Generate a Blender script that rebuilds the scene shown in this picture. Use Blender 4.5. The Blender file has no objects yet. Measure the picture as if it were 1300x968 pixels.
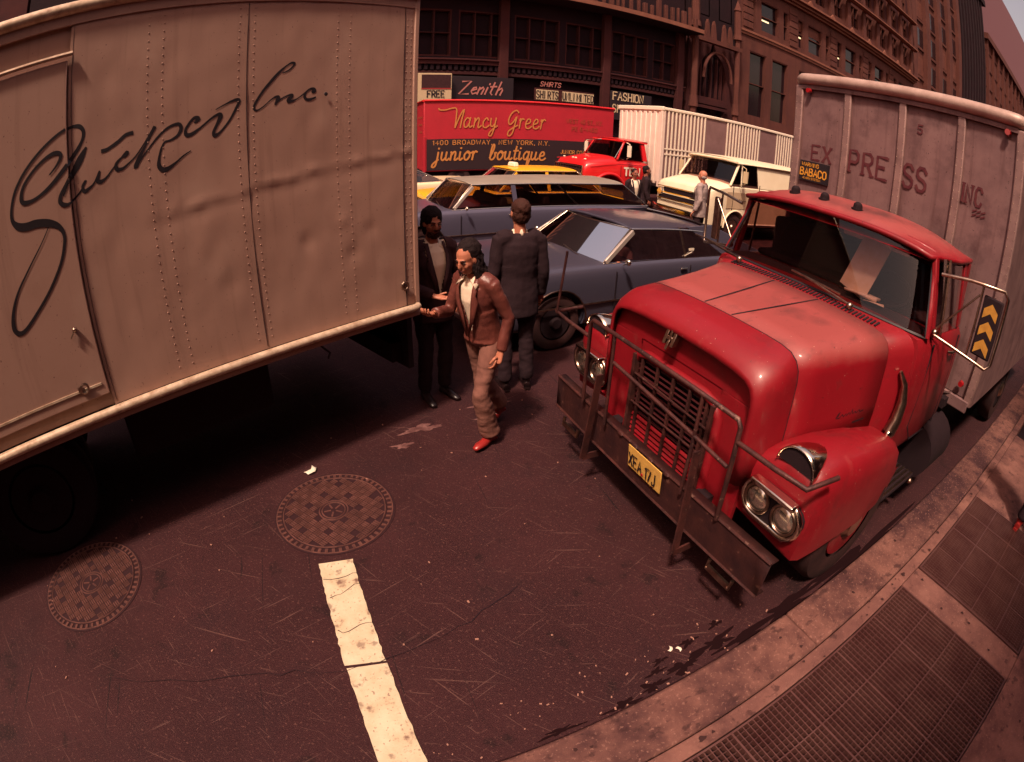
import bpy, bmesh, math, random
from mathutils import Vector, Matrix, Euler, noise
R = math.radians
random.seed(7)
sc = bpy.context.scene
COL = sc.collection

# ------------------------------------------------------------ camera, world, sun, exposure
cd = bpy.data.cameras.new('camera'); cam = bpy.data.objects.new('camera', cd); COL.objects.link(cam)
cd.type = 'PANO'; cd.panorama_type = 'FISHEYE_EQUISOLID'
cd.sensor_fit = 'HORIZONTAL'; cd.sensor_width = 36.0
cd.fisheye_lens = 18.69; cd.fisheye_fov = math.pi
cd.clip_start = 0.05; cd.clip_end = 3000
cam.matrix_world = Matrix.Translation((0, 0, 2.45)) @ Matrix.Rotation(-.4429, 4, 'Z') @ Matrix.Rotation(1.0928, 4, 'X') @ Matrix.Rotation(.0297, 4, 'Z')
sc.camera = cam
sc.render.engine = 'CYCLES'
sc.cycles.use_denoising = True
sc.cycles.max_bounces = 7; sc.cycles.diffuse_bounces = 3; sc.cycles.glossy_bounces = 3
sc.cycles.transparent_max_bounces = 10; sc.cycles.transmission_bounces = 4
sc.cycles.caustics_reflective = False; sc.cycles.caustics_refractive = False
SUN_EL, SUN_AZ = 58.0, 231.0      # degrees; azimuth measured clockwise from +Y
W = bpy.data.worlds.new('World'); sc.world = W; W.use_nodes = True
wn = W.node_tree; bg = wn.nodes['Background']
sky = wn.nodes.new('ShaderNodeTexSky'); sky.sky_type = 'NISHITA'; sky.sun_disc = False
sky.sun_elevation = R(SUN_EL); sky.sun_rotation = R(SUN_AZ)
sky.air_density = 1.6; sky.dust_density = 4.0; sky.ozone_density = 0.4
# warm slide-film balance of the hazy sky
tint = wn.nodes.new('ShaderNodeMix'); tint.data_type = 'RGBA'; tint.blend_type = 'MULTIPLY'
tint.inputs['Factor'].default_value = 1.0
tint.inputs[7].default_value = (1.0, .63, .50, 1)
wn.links.new(sky.outputs[0], tint.inputs[6]); wn.links.new(tint.outputs[2], bg.inputs['Color'])
bg.inputs['Strength'].default_value = 0.15
sd = bpy.data.lights.new('sun', 'SUN'); sd.energy = 3.3; sd.angle = R(5); sd.color = (1.0, .78, .60)
so = bpy.data.objects.new('sun', sd); COL.objects.link(so)
az, el = R(SUN_AZ), R(SUN_EL)
so.rotation_euler = Vector((-math.sin(az)*math.cos(el), -math.cos(az)*math.cos(el), -math.sin(el))).to_track_quat('-Z', 'Y').to_euler()
sc.view_settings.view_transform = 'Standard'; sc.view_settings.look = 'None'
sc.view_settings.gamma = 1.0; sc.view_settings.exposure = 0.6; sc.view_settings.use_curve_mapping = False

# ------------------------------------------------------------ materials
def mat(name, col, rough=.6, metal=0., var=None, vscale=3., bump=0., bscale=40., coat=0., dirt=None, dscale=1.2, dlo=.5, dhi=.7, spec=.5, var_detail=6):
    """procedural Principled; var = second colour mixed by noise; dirt = colour laid on in blotches of its own shape"""
    m = bpy.data.materials.new(name); m.use_nodes = True; nt = m.node_tree; b = nt.nodes['Principled BSDF']
    b.inputs['Base Color'].default_value = (*col, 1); b.inputs['Roughness'].default_value = rough
    b.inputs['Metallic'].default_value = metal; b.inputs['Coat Weight'].default_value = coat
    b.inputs['Coat Roughness'].default_value = .12; b.inputs['Specular IOR Level'].default_value = spec if rough < .6 or spec < .2 else .22
    tc = nt.nodes.new('ShaderNodeTexCoord'); src = None
    def noi(s, d=6):
        n = nt.nodes.new('ShaderNodeTexNoise'); n.inputs['Scale'].default_value = s; n.inputs['Detail'].default_value = d
        n.inputs['Roughness'].default_value = .62
        nt.links.new(tc.outputs['Object'], n.inputs['Vector']); return n
    def mix(fac, a, bcol):
        x = nt.nodes.new('ShaderNodeMix'); x.data_type = 'RGBA'; nt.links.new(fac, x.inputs['Factor'])
        if a is None: x.inputs[6].default_value = (*col, 1)
        else: nt.links.new(a, x.inputs[6])
        x.inputs[7].default_value = (*bcol, 1); return x.outputs[2]
    def ramp(o, lo, hi):
        r = nt.nodes.new('ShaderNodeMapRange'); r.inputs[1].default_value = lo; r.inputs[2].default_value = hi
        nt.links.new(o, r.inputs[0]); return r.outputs[0]
    if var: src = mix(ramp(noi(vscale, var_detail).outputs[0], .35, .65), src, var)
    if dirt: 
        f = ramp(noi(dscale, 9).outputs[0], dlo, dhi); src = mix(f, src, dirt)
    if src: nt.links.new(src, b.inputs['Base Color'])
    if bump:
        n = noi(bscale, 5); bp = nt.nodes.new('ShaderNodeBump'); bp.inputs['Strength'].default_value = bump; bp.inputs['Distance'].default_value = .01
        nt.links.new(n.outputs[0], bp.inputs['Height']); nt.links.new(bp.outputs[0], b.inputs['Normal'])
    rn = noi(9., 4); rr = nt.nodes.new('ShaderNodeMapRange'); k_ = .25 if coat > .4 or metal > .9 else 1; rr.inputs[3].default_value = max(.02, rough-.06*k_); rr.inputs[4].default_value = min(1, rough+.1*k_)
    nt.links.new(rn.outputs[0], rr.inputs[0]); nt.links.new(rr.outputs[0], b.inputs['Roughness'])
    return m
def glass(name, tintc, base=.08, top=.85):
    m = bpy.data.materials.new(name); m.use_nodes = True; nt = m.node_tree; nt.nodes.clear()
    o = nt.nodes.new('ShaderNodeOutputMaterial'); t = nt.nodes.new('ShaderNodeBsdfTransparent'); g = nt.nodes.new('ShaderNodeBsdfGlossy')
    t.inputs[0].default_value = (*tintc, 1); g.inputs['Roughness'].default_value = .02; g.inputs[0].default_value = (1, 1, 1, 1)
    l = nt.nodes.new('ShaderNodeLayerWeight'); l.inputs[0].default_value = .35
    r = nt.nodes.new('ShaderNodeMapRange'); r.inputs[3].default_value = base; r.inputs[4].default_value = top
    nt.links.new(l.outputs['Fresnel'], r.inputs[0])
    x = nt.nodes.new('ShaderNodeMixShader'); nt.links.new(r.outputs[0], x.inputs[0]); nt.links.new(t.outputs[0], x.inputs[1]); nt.links.new(g.outputs[0], x.inputs[2])
    nt.links.new(x.outputs[0], o.inputs[0]); return m
M = {}
M['asphalt'] = mat('asphalt', (.028, .0070, .0094), .72, var=(.042, .0112, .0140), vscale=1.1, bump=.8, bscale=120, dirt=(.024, .0075, .011), dscale=1.7, dlo=.50, dhi=.75)
M['tar'] = mat('tar', (.016, .006, .009), .35)
M['concrete'] = mat('concrete', (.215, .096, .078), .85, var=(.125, .052, .046), vscale=4, bump=.5, bscale=90, dirt=(.06, .023, .024), dscale=2.4, dlo=.50, dhi=.68)
M['kerbstone'] = mat('kerbstone', (.19, .084, .068), .85, var=(.10, .041, .037), vscale=5, bump=.5, bscale=70, dirt=(.045, .017, .020), dscale=2.2, dlo=.44, dhi=.62)
M['line_paint'] = mat('road_paint', (.62, .52, .38), .7, var=(.52, .40, .27), vscale=7, bump=.3, bscale=80, dirt=(.20, .12, .09), dscale=7, dlo=.60, dhi=.68)
M['iron'] = mat('cast_iron', (.17, .068, .056), .5, metal=.3, var=(.085, .032, .028), vscale=9, bump=.4, bscale=90)  # lighter than the plate: highlights of the raised relief put into the colour
M['iron_dark'] = mat('cast_iron_dark', (.028, .009, .012), .7, bump=.4, bscale=90)
M['grate'] = mat('grate_steel', (.15, .064, .056), .45, metal=.4, var=(.10, .035, .033), vscale=5)
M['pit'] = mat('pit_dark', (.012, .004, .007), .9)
M['box_grey'] = mat('van_box_paint', (.395, .228, .178), .5, var=(.36, .204, .158), vscale=.7, bump=.05, bscale=12, dirt=(.29, .155, .115), dscale=1.9, dlo=.56, dhi=.95)
M['rail_cream'] = mat('rub_rail_cream', (.74, .57, .42), .3, metal=.2, var=(.46, .31, .21), vscale=14, dirt=(.26, .14, .10), dscale=7, dlo=.6, dhi=.8)
M['ink'] = mat('sign_ink', (.012, .006, .010), .55)
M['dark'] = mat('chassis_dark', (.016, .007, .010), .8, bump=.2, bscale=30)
M['rubber'] = mat('tyre_rubber', (.026, .012, .013), .75, var=(.05, .02, .02), vscale=6, bump=.2, bscale=60)
M['truck_red'] = mat('truck_red', (.235, .0050, .0120), .44, coat=.15, var=(.20, .0045, .010), vscale=3, bump=.06, bscale=11, dirt=(.115, .010, .012), dscale=4.2, dlo=.54, dhi=.80)
M['bumper_dark'] = mat('bumper_dark_steel', (.040, .016, .018), .4, metal=.4, var=(.075, .026, .024), vscale=7, bump=.3, bscale=30, dirt=(.20, .09, .07), dscale=14, dlo=.62, dhi=.7)
M['dark_red'] = mat('grille_shade_red', (.045, .006, .008), .6)
M['hood_red'] = mat('faded_hood_red', (.50, .048, .045), .55, var=(.43, .03, .029), vscale=2.5, dirt=(.20, .028, .024), dscale=2.6, dlo=.54, dhi=.76, coat=.1)
M['rust_steel'] = mat('rusty_guard_steel', (.10, .030, .026), .5, metal=.3, var=(.035, .012, .013), vscale=9, bump=.4, bscale=50, dirt=(.26, .13, .10), dscale=18, dlo=.62, dhi=.72)
M['chrome'] = mat('chrome', (.86, .76, .62), .12, metal=1.)
M['chrome_dull'] = mat('dull_chrome', (.50, .38, .30), .3, metal=1., var=(.3, .18, .14), vscale=20)
M['alu'] = mat('weathered_aluminium', (.215, .122, .122), .6, metal=.1, var=(.155, .085, .088), vscale=4.0, bump=.2, bscale=14, dirt=(.075, .036, .040), dscale=3.1, dlo=.50, dhi=.74)
M['alu_post'] = mat('aluminium_post', (.27, .16, .15), .5, metal=.15, var=(.19, .108, .105), vscale=6, dirt=(.10, .05, .05), dscale=5, dlo=.55, dhi=.75)
M['alu_rail'] = mat('aluminium_cap_rail', (.46, .32, .28), .45, metal=.15, var=(.34, .22, .19), vscale=8)
M['lens'] = mat('headlight_lens', (.82, .72, .60), .16, metal=.92, coat=1.)
M['red_lens'] = mat('red_marker_lens', (.30, .008, .012), .2, coat=1.)
M['amber_lens'] = mat('amber_lens', (.5, .08, .02), .25, coat=1.)
M['glass_truck'] = glass('truck_glass', (.66, .50, .48), .015, .5)
M['glass_car'] = glass('car_glass', (.62, .50, .48), .05)
M['glass_sedan'] = glass('sedan_windscreen_glass', (.30, .22, .24), .34)
M['glass_dark'] = glass('dark_side_glass', (.34, .25, .27), .03, .6)
M['interior'] = mat('car_interior', (.03, .012, .015), .85)
M['seat'] = mat('vinyl_seat', (.05, .018, .02), .6)
M['blue_grey'] = mat('blue_grey_car_paint', (.062, .056, .086), .32, metal=.2, coat=.6)
M['wagon_grey'] = mat('wagon_body_paint', (.085, .077, .12), .3, metal=.2, coat=.6)
M['wagon_roof'] = mat('wagon_roof_paint', (.26, .22, .185), .42, var=(.22, .185, .155), vscale=2)
M['taxi'] = mat('taxi_yellow', (.85, .43, .02), .35, coat=.4, var=(.76, .37, .018), vscale=2)
M['white_car'] = mat('white_car_paint', (.78, .62, .40), .32, coat=.5)
M['van_white'] = mat('van_cream_paint', (.80, .68, .50), .42, coat=.2, var=(.74, .61, .43), vscale=2)
M['van_low'] = mat('van_lower_paint', (.56, .41, .27), .45, coat=.2, var=(.47, .33, .21), vscale=2)
M['chevy_red'] = mat('pickup_red', (.55, .012, .016), .32, coat=.4)
M['ng_red'] = mat('delivery_red', (.40, .010, .024), .55, var=(.35, .009, .021), vscale=2)
M['ng_dark'] = mat('delivery_sign_black', (.020, .007, .011), .55)
M['gold'] = mat('gold_lettering', (.48, .19, .05), .5)
M['gold_dim'] = mat('faded_gold_lettering', (.30, .05, .03), .6)
M['box_white'] = mat('white_box_panel', (.78, .62, .54), .5, var=(.70, .54, .46), vscale=3)
M['box_rib'] = mat('ribbed_trailer_panel', (.22, .125, .125), .6, var=(.18, .10, .10), vscale=3)
M['rib_light'] = mat('trailer_rib', (.80, .68, .55), .5)
M['plate'] = mat('licence_plate_yellow', (.72, .42, .10), .5, var=(.62, .34, .08), vscale=20)
M['yellow'] = mat('reflector_yellow', (.52, .26, .045), .6, var=(.40, .19, .035), vscale=20)
M['paper'] = mat('paper', (.80, .72, .62), .8, var=(.74, .6, .44), vscale=8)
M['warn_yellow'] = mat('warning_plate_letters', (.62, .27, .03), .5)
M['letter_red'] = mat('faded_painted_letters', (.075, .014, .022), .7, var=(.11, .03, .034), vscale=14)
M['skin'] = mat('skin', (.46, .17, .10), .55, var=(.40, .135, .08), vscale=14)
M['skin_dark'] = mat('tanned_skin', (.30, .09, .055), .55, var=(.24, .07, .045), vscale=14)
M['hair'] = mat('dark_hair', (.012, .005, .006), .8, bump=.8, bscale=70)
M['hair_brown'] = mat('brown_hair', (.045, .014, .010), .7, bump=.8, bscale=70)
M['suit_brown'] = mat('brown_suit_cloth', (.050, .019, .022), .85, var=(.036, .014, .017), vscale=9, bump=.4, bscale=60)
M['suit_dark'] = mat('dark_suit_cloth', (.022, .010, .014), .85, bump=.3, bscale=60)
M['leather'] = mat('brown_leather', (.15, .042, .032), .36, var=(.10, .026, .022), vscale=9, bump=.6, bscale=22)
M['trouser_tan'] = mat('tan_trouser_cloth', (.22, .095, .075), .85, var=(.16, .068, .055), vscale=10, bump=.5, bscale=18)
M['shirt_pale'] = mat('pale_shirt_cloth', (.40, .23, .20), .85, bump=.3, bscale=30)
M['shirt_white'] = mat('white_shirt_cloth', (.80, .64, .50), .85, bump=.3, bscale=30)
M['suit_grey'] = mat('grey_jacket_cloth', (.33, .25, .24), .85, var=(.28, .21, .20), vscale=9, bump=.4, bscale=50)
M['shoe_red'] = mat('red_leather_shoe', (.28, .02, .018), .3)
M['shoe_black'] = mat('black_shoe', (.015, .007, .008), .3)
M['stone'] = mat('brown_stone', (.105, .036, .028), .85, var=(.078, .026, .021), vscale=.5, bump=.4, bscale=8, dirt=(.08, .026, .024), dscale=.9, dlo=.48, dhi=.70)
M['stone_trim'] = mat('stone_trim', (.20, .078, .053), .8, var=(.15, .056, .039), vscale=1.2, bump=.3, bscale=9)
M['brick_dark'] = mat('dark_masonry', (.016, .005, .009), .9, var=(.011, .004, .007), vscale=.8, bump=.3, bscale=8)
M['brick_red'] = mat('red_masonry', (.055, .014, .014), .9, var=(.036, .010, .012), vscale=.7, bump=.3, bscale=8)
M['far_purple'] = mat('grey_penthouse_cladding', (.16, .075, .09), .8)
M['win'] = mat('window_glass', (.014, .007, .010), .12, spec=.5)
M['win_dim'] = mat('window_blind', (.13, .045, .032), .7, var=(.09, .03, .024), vscale=1.5)
M['win_lit'] = bpy.data.materials.new('ceiling_lamp_light'); M['win_lit'].use_nodes = True
_b = M['win_lit'].node_tree.nodes['Principled BSDF']; _b.inputs['Emission Color'].default_value = (1, .72, .35, 1); _b.inputs['Emission Strength'].default_value = 1.1
M['sign_black'] = mat('black_signboard', (.014, .006, .010), .5)
M['sign_white'] = mat('white_signboard', (.52, .40, .25), .6)
M['sign_letter'] = mat('sign_letters_pink', (.42, .16, .14), .6)
M['sign_red'] = mat('red_sign_stripe', (.30, .03, .03), .6)

def layer(m, scale, lo, hi, colr, amt=1., ns=1., rough=None, detail=4):
    """one more wear layer over a material: streaks, chips or dust of their own shape"""
    nt = m.node_tree; b = nt.nodes['Principled BSDF']; inp = b.inputs['Base Color']
    tc = nt.nodes.new('ShaderNodeTexCoord'); mp = nt.nodes.new('ShaderNodeMapping'); mp.inputs['Scale'].default_value = scale
    n = nt.nodes.new('ShaderNodeTexNoise'); n.inputs['Scale'].default_value = ns; n.inputs['Detail'].default_value = detail; n.inputs['Roughness'].default_value = .6
    r = nt.nodes.new('ShaderNodeMapRange'); r.inputs[1].default_value = lo; r.inputs[2].default_value = hi; r.inputs[4].default_value = amt
    x = nt.nodes.new('ShaderNodeMix'); x.data_type = 'RGBA'; x.inputs[7].default_value = (*colr, 1)
    if inp.links: nt.links.new(inp.links[0].from_socket, x.inputs[6])
    else: x.inputs[6].default_value = inp.default_value
    nt.links.new(tc.outputs['Object'], mp.inputs[0]); nt.links.new(mp.outputs[0], n.inputs['Vector']); nt.links.new(n.outputs[0], r.inputs[0])
    nt.links.new(r.outputs[0], x.inputs['Factor']); nt.links.new(x.outputs[2], inp)
layer(M['box_grey'], (14, 14, .7), .56, .80, (.22, .115, .085), .55)
layer(M['box_grey'], (2.2, 2.2, 1.4), .56, .74, (.47, .30, .235), .5)
layer(M['box_grey'], (60, 60, 45), .70, .74, (.12, .05, .04), .8, detail=2)
layer(M['alu'], (16, 16, .8), .52, .74, (.10, .048, .048), .7)
layer(M['alu'], (45, 45, 38), .68, .73, (.06, .03, .03), .8, detail=2)
layer(M['truck_red'], (38, 38, 38), .70, .735, (.06, .012, .012), .9, detail=3)
layer(M['truck_red'], (9, 9, 3.5), .60, .78, (.30, .060, .055), .45)
layer(M['truck_red'], (75, 75, 75), .735, .76, (.55, .34, .27), .8, detail=2)
layer(M['line_paint'], (9, 9, 9), .60, .66, (.14, .075, .06), .6, detail=8)
layer(M['line_paint'], (55, 55, 55), .62, .68, (.18, .10, .08), .7, detail=3)
layer(M['concrete'], (50, 50, 50), .60, .68, (.30, .15, .12), .5, detail=3)
layer(M['concrete'], (11, 11, 11), .60, .66, (.05, .02, .02), .7, detail=7)
layer(M['kerbstone'], (50, 50, 50), .58, .66, (.30, .15, .12), .5, detail=3)
layer(M['kerbstone'], (9, 14, 9), .56, .64, (.045, .018, .018), .75, detail=8)
layer(M['asphalt'], (210, 210, 210), .56, .68, (.11, .045, .042), .55, detail=2)
layer(M['asphalt'], (3.3, 3.3, 3.3), .60, .66, (.014, .0045, .006), .7, detail=8)
layer(M['stone'], (1.6, 1.6, .15), .50, .75, (.05, .017, .015), .8)

# ------------------------------------------------------------ helpers
class MB:
    def __init__(s): s.bm = bmesh.new(); s.mi = 0
    def _f(s, vs):
        try:
            f = s.bm.faces.new(vs); f.material_index = s.mi; return f
        except ValueError: return None
    def box(s, c, d, rot=None, taper=None):
        c = Vector(c); v = []
        for sx in (-1, 1):
            for sy in (-1, 1):
                for sz in (-1, 1):
                    p = Vector((sx*d[0]/2, sy*d[1]/2, sz*d[2]/2))
                    if taper and sz > 0: p.x *= taper; p.y *= taper
                    if rot: p = rot @ p
                    v.append(s.bm.verts.new(c+p))
        for q in ((0, 1, 3, 2), (4, 6, 7, 5), (0, 4, 5, 1), (2, 3, 7, 6), (0, 2, 6, 4), (1, 5, 7, 3)): s._f([v[i] for i in q])
        return s
    def bb(s, x0, x1, y0, y1, z0, z1): return s.box(((x0+x1)/2, (y0+y1)/2, (z0+z1)/2), (abs(x1-x0), abs(y1-y0), abs(z1-z0)))
    def hexa(s, p):   # 8 points: bottom 4 ccw, top 4 ccw
        v = [s.bm.verts.new(q) for q in p]
        for q in ((3, 2, 1, 0), (4, 5, 6, 7), (0, 1, 5, 4), (1, 2, 6, 5), (2, 3, 7, 6), (3, 0, 4, 7)): s._f([v[i] for i in q])
        return s
    def bar(s, a, b, w, h, up=(0, 0, 1)):
        a, b = Vector(a), Vector(b); d = (b-a); L = d.length; d.normalize(); u = Vector(up)
        r = d.cross(u)
        if r.length < 1e-4: r = d.cross(Vector((1, 0, 0)))
        r.normalize(); u = r.cross(d)
        m = Matrix((d, r, u)).transposed()
        return s.box((a+b)/2, (L, w, h), m)
    def tube(s, pts, r, seg=8, caps=True, closed=False):
        pts = [Vector(p) for p in pts]; n = len(pts); rad = r if isinstance(r, (list, tuple)) else [r]*n
        rings = []; prev = None
        for i, p in enumerate(pts):
            if closed: t = pts[(i+1) % n]-pts[i-1]
            else: t = pts[min(i+1, n-1)]-pts[max(i-1, 0)]
            t.normalize()
            if prev is None:
                a = Vector((0, 0, 1)) if abs(t.z) < .9 else Vector((1, 0, 0))
                u = t.cross(a).normalized()
            else:
                u = prev-t*prev.dot(t); u.normalize()
            prev = u; w = t.cross(u)
            rings.append([s.bm.verts.new(p+(u*math.cos(k*2*math.pi/seg)+w*math.sin(k*2*math.pi/seg))*rad[i]) for k in range(seg)])
        for i in range(n if closed else n-1):
            A, B = rings[i], rings[(i+1) % n]
            for k in range(seg): s._f((A[k], A[(k+1) % seg], B[(k+1) % seg], B[k]))
        if caps and not closed: s._f(rings[0][::-1]); s._f(rings[-1])
        return s
    def cyl(s, a, b, r, r2=None, seg=24): return s.tube([a, b], [r, r if r2 is None else r2], seg)
    def prism(s, poly, origin, ex, ey, depth):
        """2-D polygon in the plane origin+ex*x+ey*y, extruded along ex x ey by depth"""
        o, ex, ey = Vector(origin), Vector(ex), Vector(ey); nz = ex.cross(ey)*depth
        a = [s.bm.verts.new(o+ex*x+ey*y) for x, y in poly]; b = [s.bm.verts.new(o+ex*x+ey*y+nz) for x, y in poly]
        s._f(a[::-1]); s._f(b); n = len(poly)
        for i in range(n): s._f((a[i], a[(i+1) % n], b[(i+1) % n], b[i]))
        return s
    def ribbon(s, pts, origin, ex, ey, width=None, depth=.003):
        """painted stroke: (x, y[, w]) points, laid as a thin strip"""
        o, ex, ey = Vector(origin), Vector(ex), Vector(ey); nz = ex.cross(ey).normalized()*depth
        if len(pts) < 2: return s
        q = [(Vector(p[:2]), p[2] if len(p) > 2 else width) for p in pts]; L = []; T = []
        for i, (p, w) in enumerate(q):
            t = q[min(i+1, len(q)-1)][0]-q[max(i-1, 0)][0]
            if t.length < 1e-6: t = Vector((1, 0))
            t.normalize(); nn = Vector((-t.y, t.x))*w/2
            if i == 0: p = p-t*w*.3
            if i == len(q)-1: p = p+t*w*.3
            L.append(p+nn); T.append(p-nn)
        s.k = (getattr(s, 'k', 0)+1) % 12; n1 = len(q)      # each stroke a hair above the last, so crossings never share a plane
        W3 = lambda p, i: o+ex*p.x+ey*p.y+nz*(1+.10*s.k+.09*i/n1)
        a = [s.bm.verts.new(W3(p, i)) for i, p in enumerate(L)]; b = [s.bm.verts.new(W3(p, i)) for i, p in enumerate(T)]
        for i in range(len(q)-1): s._f((b[i], b[i+1], a[i+1], a[i]))
        return s
    def grid(s, fn, nu, nv):
        g = [[s.bm.verts.new(fn(i/nu, j/nv)) for j in range(nv+1)] for i in range(nu+1)]
        for i in range(nu):
            for j in range(nv): s._f((g[i][j], g[i+1][j], g[i+1][j+1], g[i][j+1]))
        return s
    def ball(s, c, r, seg=12, sq=(1, 1, 1), half=False):
        c = Vector(c); rings = []
        for i in range(seg//2+1):
            th = math.pi*i/(seg//2)
            if half and th > math.pi/2+.01: break
            rings.append([s.bm.verts.new(c+Vector((math.sin(th)*math.cos(k*2*math.pi/seg)*sq[0], math.sin(th)*math.sin(k*2*math.pi/seg)*sq[1], math.cos(th)*sq[2]))*r) for k in range(seg)])
        for a, b in zip(rings, rings[1:]):
            for k in range(seg): s._f((a[k], b[k], b[(k+1) % seg], a[(k+1) % seg]))
        return s
    def each(s, name, mats, parent=None, **kw):
        """one object per separate piece"""
        left = set(s.bm.verts); out = []
        while left:
            st = [next(iter(left))]; isl = set(st)
            while st:
                v = st.pop()
                for e in v.link_edges:
                    w = e.other_vert(v)
                    if w not in isl: isl.add(w); st.append(w)
            left -= isl; n = MB(); mp = {v: n.bm.verts.new(v.co) for v in isl}
            for f in {f for v in isl for f in v.link_faces}: n._f([mp[v] for v in f.verts])
            out.append(n.build(name, mats, parent, **kw))
        s.bm.free(); return out
    def build(s, name, mats, parent=None, bevel=0, smooth=32, sub=0, solid=0, raw=False, recalc=True):
        bmesh.ops.remove_doubles(s.bm, verts=s.bm.verts, dist=1e-6)
        s.bm.faces.ensure_lookup_table()
        if recalc: bmesh.ops.recalc_face_normals(s.bm, faces=s.bm.faces)
        me = bpy.data.meshes.new(name); s.bm.to_mesh(me); s.bm.free()
        for m in (mats if isinstance(mats, (list, tuple)) else [mats]): me.materials.append(m)
        o = bpy.data.objects.new(name, me); COL.objects.link(o)
        if parent: o.parent = parent
        if smooth:
            me.shade_smooth()
            if smooth < 180: me.set_sharp_from_angle(angle=R(smooth))
        if solid: md = o.modifiers.new('s', 'SOLIDIFY'); md.thickness = solid; md.offset = 0
        if bevel: md = o.modifiers.new('b', 'BEVEL'); md.width = bevel; md.segments = 2; md.limit_method = 'ANGLE'; md.angle_limit = R(40)
        if sub: md = o.modifiers.new('u', 'SUBSURF'); md.levels = sub; md.render_levels = sub
        return o
def bake(o, smooth=32):
    dg = bpy.context.evaluated_depsgraph_get(); dg.update()
    me = bpy.data.meshes.new_from_object(o.evaluated_get(dg)); o.modifiers.clear(); old = o.data; o.data = me; bpy.data.meshes.remove(old)
    if smooth: me.shade_smooth(); me.set_sharp_from_angle(angle=R(smooth))
    return o
def thing(name, label, cat, loc=(0, 0, 0), rz=0, group=None):
    o = bpy.data.objects.new(name, None); COL.objects.link(o); o.location = loc; o.rotation_euler = (0, 0, rz); o.empty_display_size = .2
    o['label'] = label; o['category'] = cat
    if group: o['group'] = group
    return o
def tag(o, label, cat, group=None, kind=None):
    o['label'] = label; o['category'] = cat
    if group: o['group'] = group
    if kind: o['kind'] = kind
    return o
def struct(o, label=None):
    o['kind'] = 'structure'
    if label: o['label'] = label
    return o

# stroke lettering (unit cell 0..1 high, width about .7)
GL = {
'A': [[(0, 0), (.35, 1), (.7, 0)], [(.13, .36), (.57, .36)]], 'B': [[(0, 0), (0, 1), (.45, 1), (.6, .86), (.6, .66), (.45, .53), (0, .53)], [(.45, .53), (.66, .38), (.66, .15), (.5, 0), (0, 0)]],
'C': [[(.66, .8), (.5, 1), (.18, 1), (0, .8), (0, .2), (.18, 0), (.5, 0), (.66, .2)]], 'D': [[(0, 0), (0, 1), (.42, 1), (.66, .78), (.66, .22), (.42, 0), (0, 0)]],
'E': [[(.62, 1), (0, 1), (0, 0), (.62, 0)], [(0, .53), (.5, .53)]], 'F': [[(.62, 1), (0, 1), (0, 0)], [(0, .53), (.5, .53)]],
'G': [[(.66, .8), (.5, 1), (.18, 1), (0, .8), (0, .2), (.18, 0), (.5, 0), (.66, .2), (.66, .46), (.4, .46)]], 'H': [[(0, 0), (0, 1)], [(.64, 0), (.64, 1)], [(0, .52), (.64, .52)]],
'I': [[(.1, 0), (.1, 1)]], 'J': [[(.5, 1), (.5, .2), (.34, 0), (.14, 0), (0, .2)]], 'K': [[(0, 0), (0, 1)], [(.62, 1), (0, .4)], [(.2, .58), (.66, 0)]], 'L': [[(0, 1), (0, 0), (.55, 0)]],
'M': [[(0, 0), (0, 1), (.4, .35), (.8, 1), (.8, 0)]], 'N': [[(0, 0), (0, 1), (.64, 0), (.64, 1)]], 'O': [[(.18, 0), (0, .2), (0, .8), (.18, 1), (.5, 1), (.68, .8), (.68, .2), (.5, 0), (.18, 0)]],
'P': [[(0, 0), (0, 1), (.45, 1), (.62, .85), (.62, .62), (.45, .46), (0, .46)]], 'R': [[(0, 0), (0, 1), (.45, 1), (.62, .85), (.62, .64), (.45, .5), (0, .5)], [(.3, .5), (.66, 0)]],
'S': [[(.62, .82), (.45, 1), (.17, 1), (.02, .84), (.02, .66), (.17, .54), (.47, .46), (.62, .34), (.62, .16), (.45, 0), (.15, 0), (0, .18)]], 'T': [[(0, 1), (.7, 1)], [(.35, 1), (.35, 0)]],
'U': [[(0, 1), (0, .2), (.18, 0), (.48, 0), (.66, .2), (.66, 1)]], 'V': [[(0, 1), (.33, 0), (.66, 1)]], 'W': [[(0, 1), (.22, 0), (.45, .75), (.68, 0), (.9, 1)]],
'X': [[(0, 0), (.64, 1)], [(0, 1), (.64, 0)]], 'Y': [[(0, 1), (.33, .5), (.66, 1)], [(.33, .5), (.33, 0)]], 'Z': [[(0, 1), (.64, 1), (0, 0), (.64, 0)]],
'0': [[(.18, 0), (0, .2), (0, .8), (.18, 1), (.42, 1), (.6, .8), (.6, .2), (.42, 0), (.18, 0)]], '1': [[(.05, .8), (.25, 1), (.25, 0)]], '4': [[(.48, 0), (.48, 1), (0, .33), (.64, .33)]],
'5': [[(.58, 1), (.06, 1), (.02, .56), (.4, .6), (.6, .42), (.6, .18), (.42, 0), (.15, 0), (0, .14)]], '7': [[(0, 1), (.62, 1), (.22, 0)]], '6': [[(.56, .9), (.4, 1), (.18, 1), (0, .75), (0, .2), (.18, 0), (.42, 0), (.6, .2), (.6, .4), (.42, .56), (.15, .56), (0, .4)]],
'-': [[(.08, .5), (.45, .5)]], '.': [[(.05, 0), (.05, .06)]], ',': [[(.08, .05), (0, -.15)]], ' ': [],
}
def advance(ch): return {'I': .32, ' ': .55, '.': .25, ',': .25, 'M': 1.05, 'W': 1.15, 'J': .72, '1': .5, '-': .7}.get(ch, .92)
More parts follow.
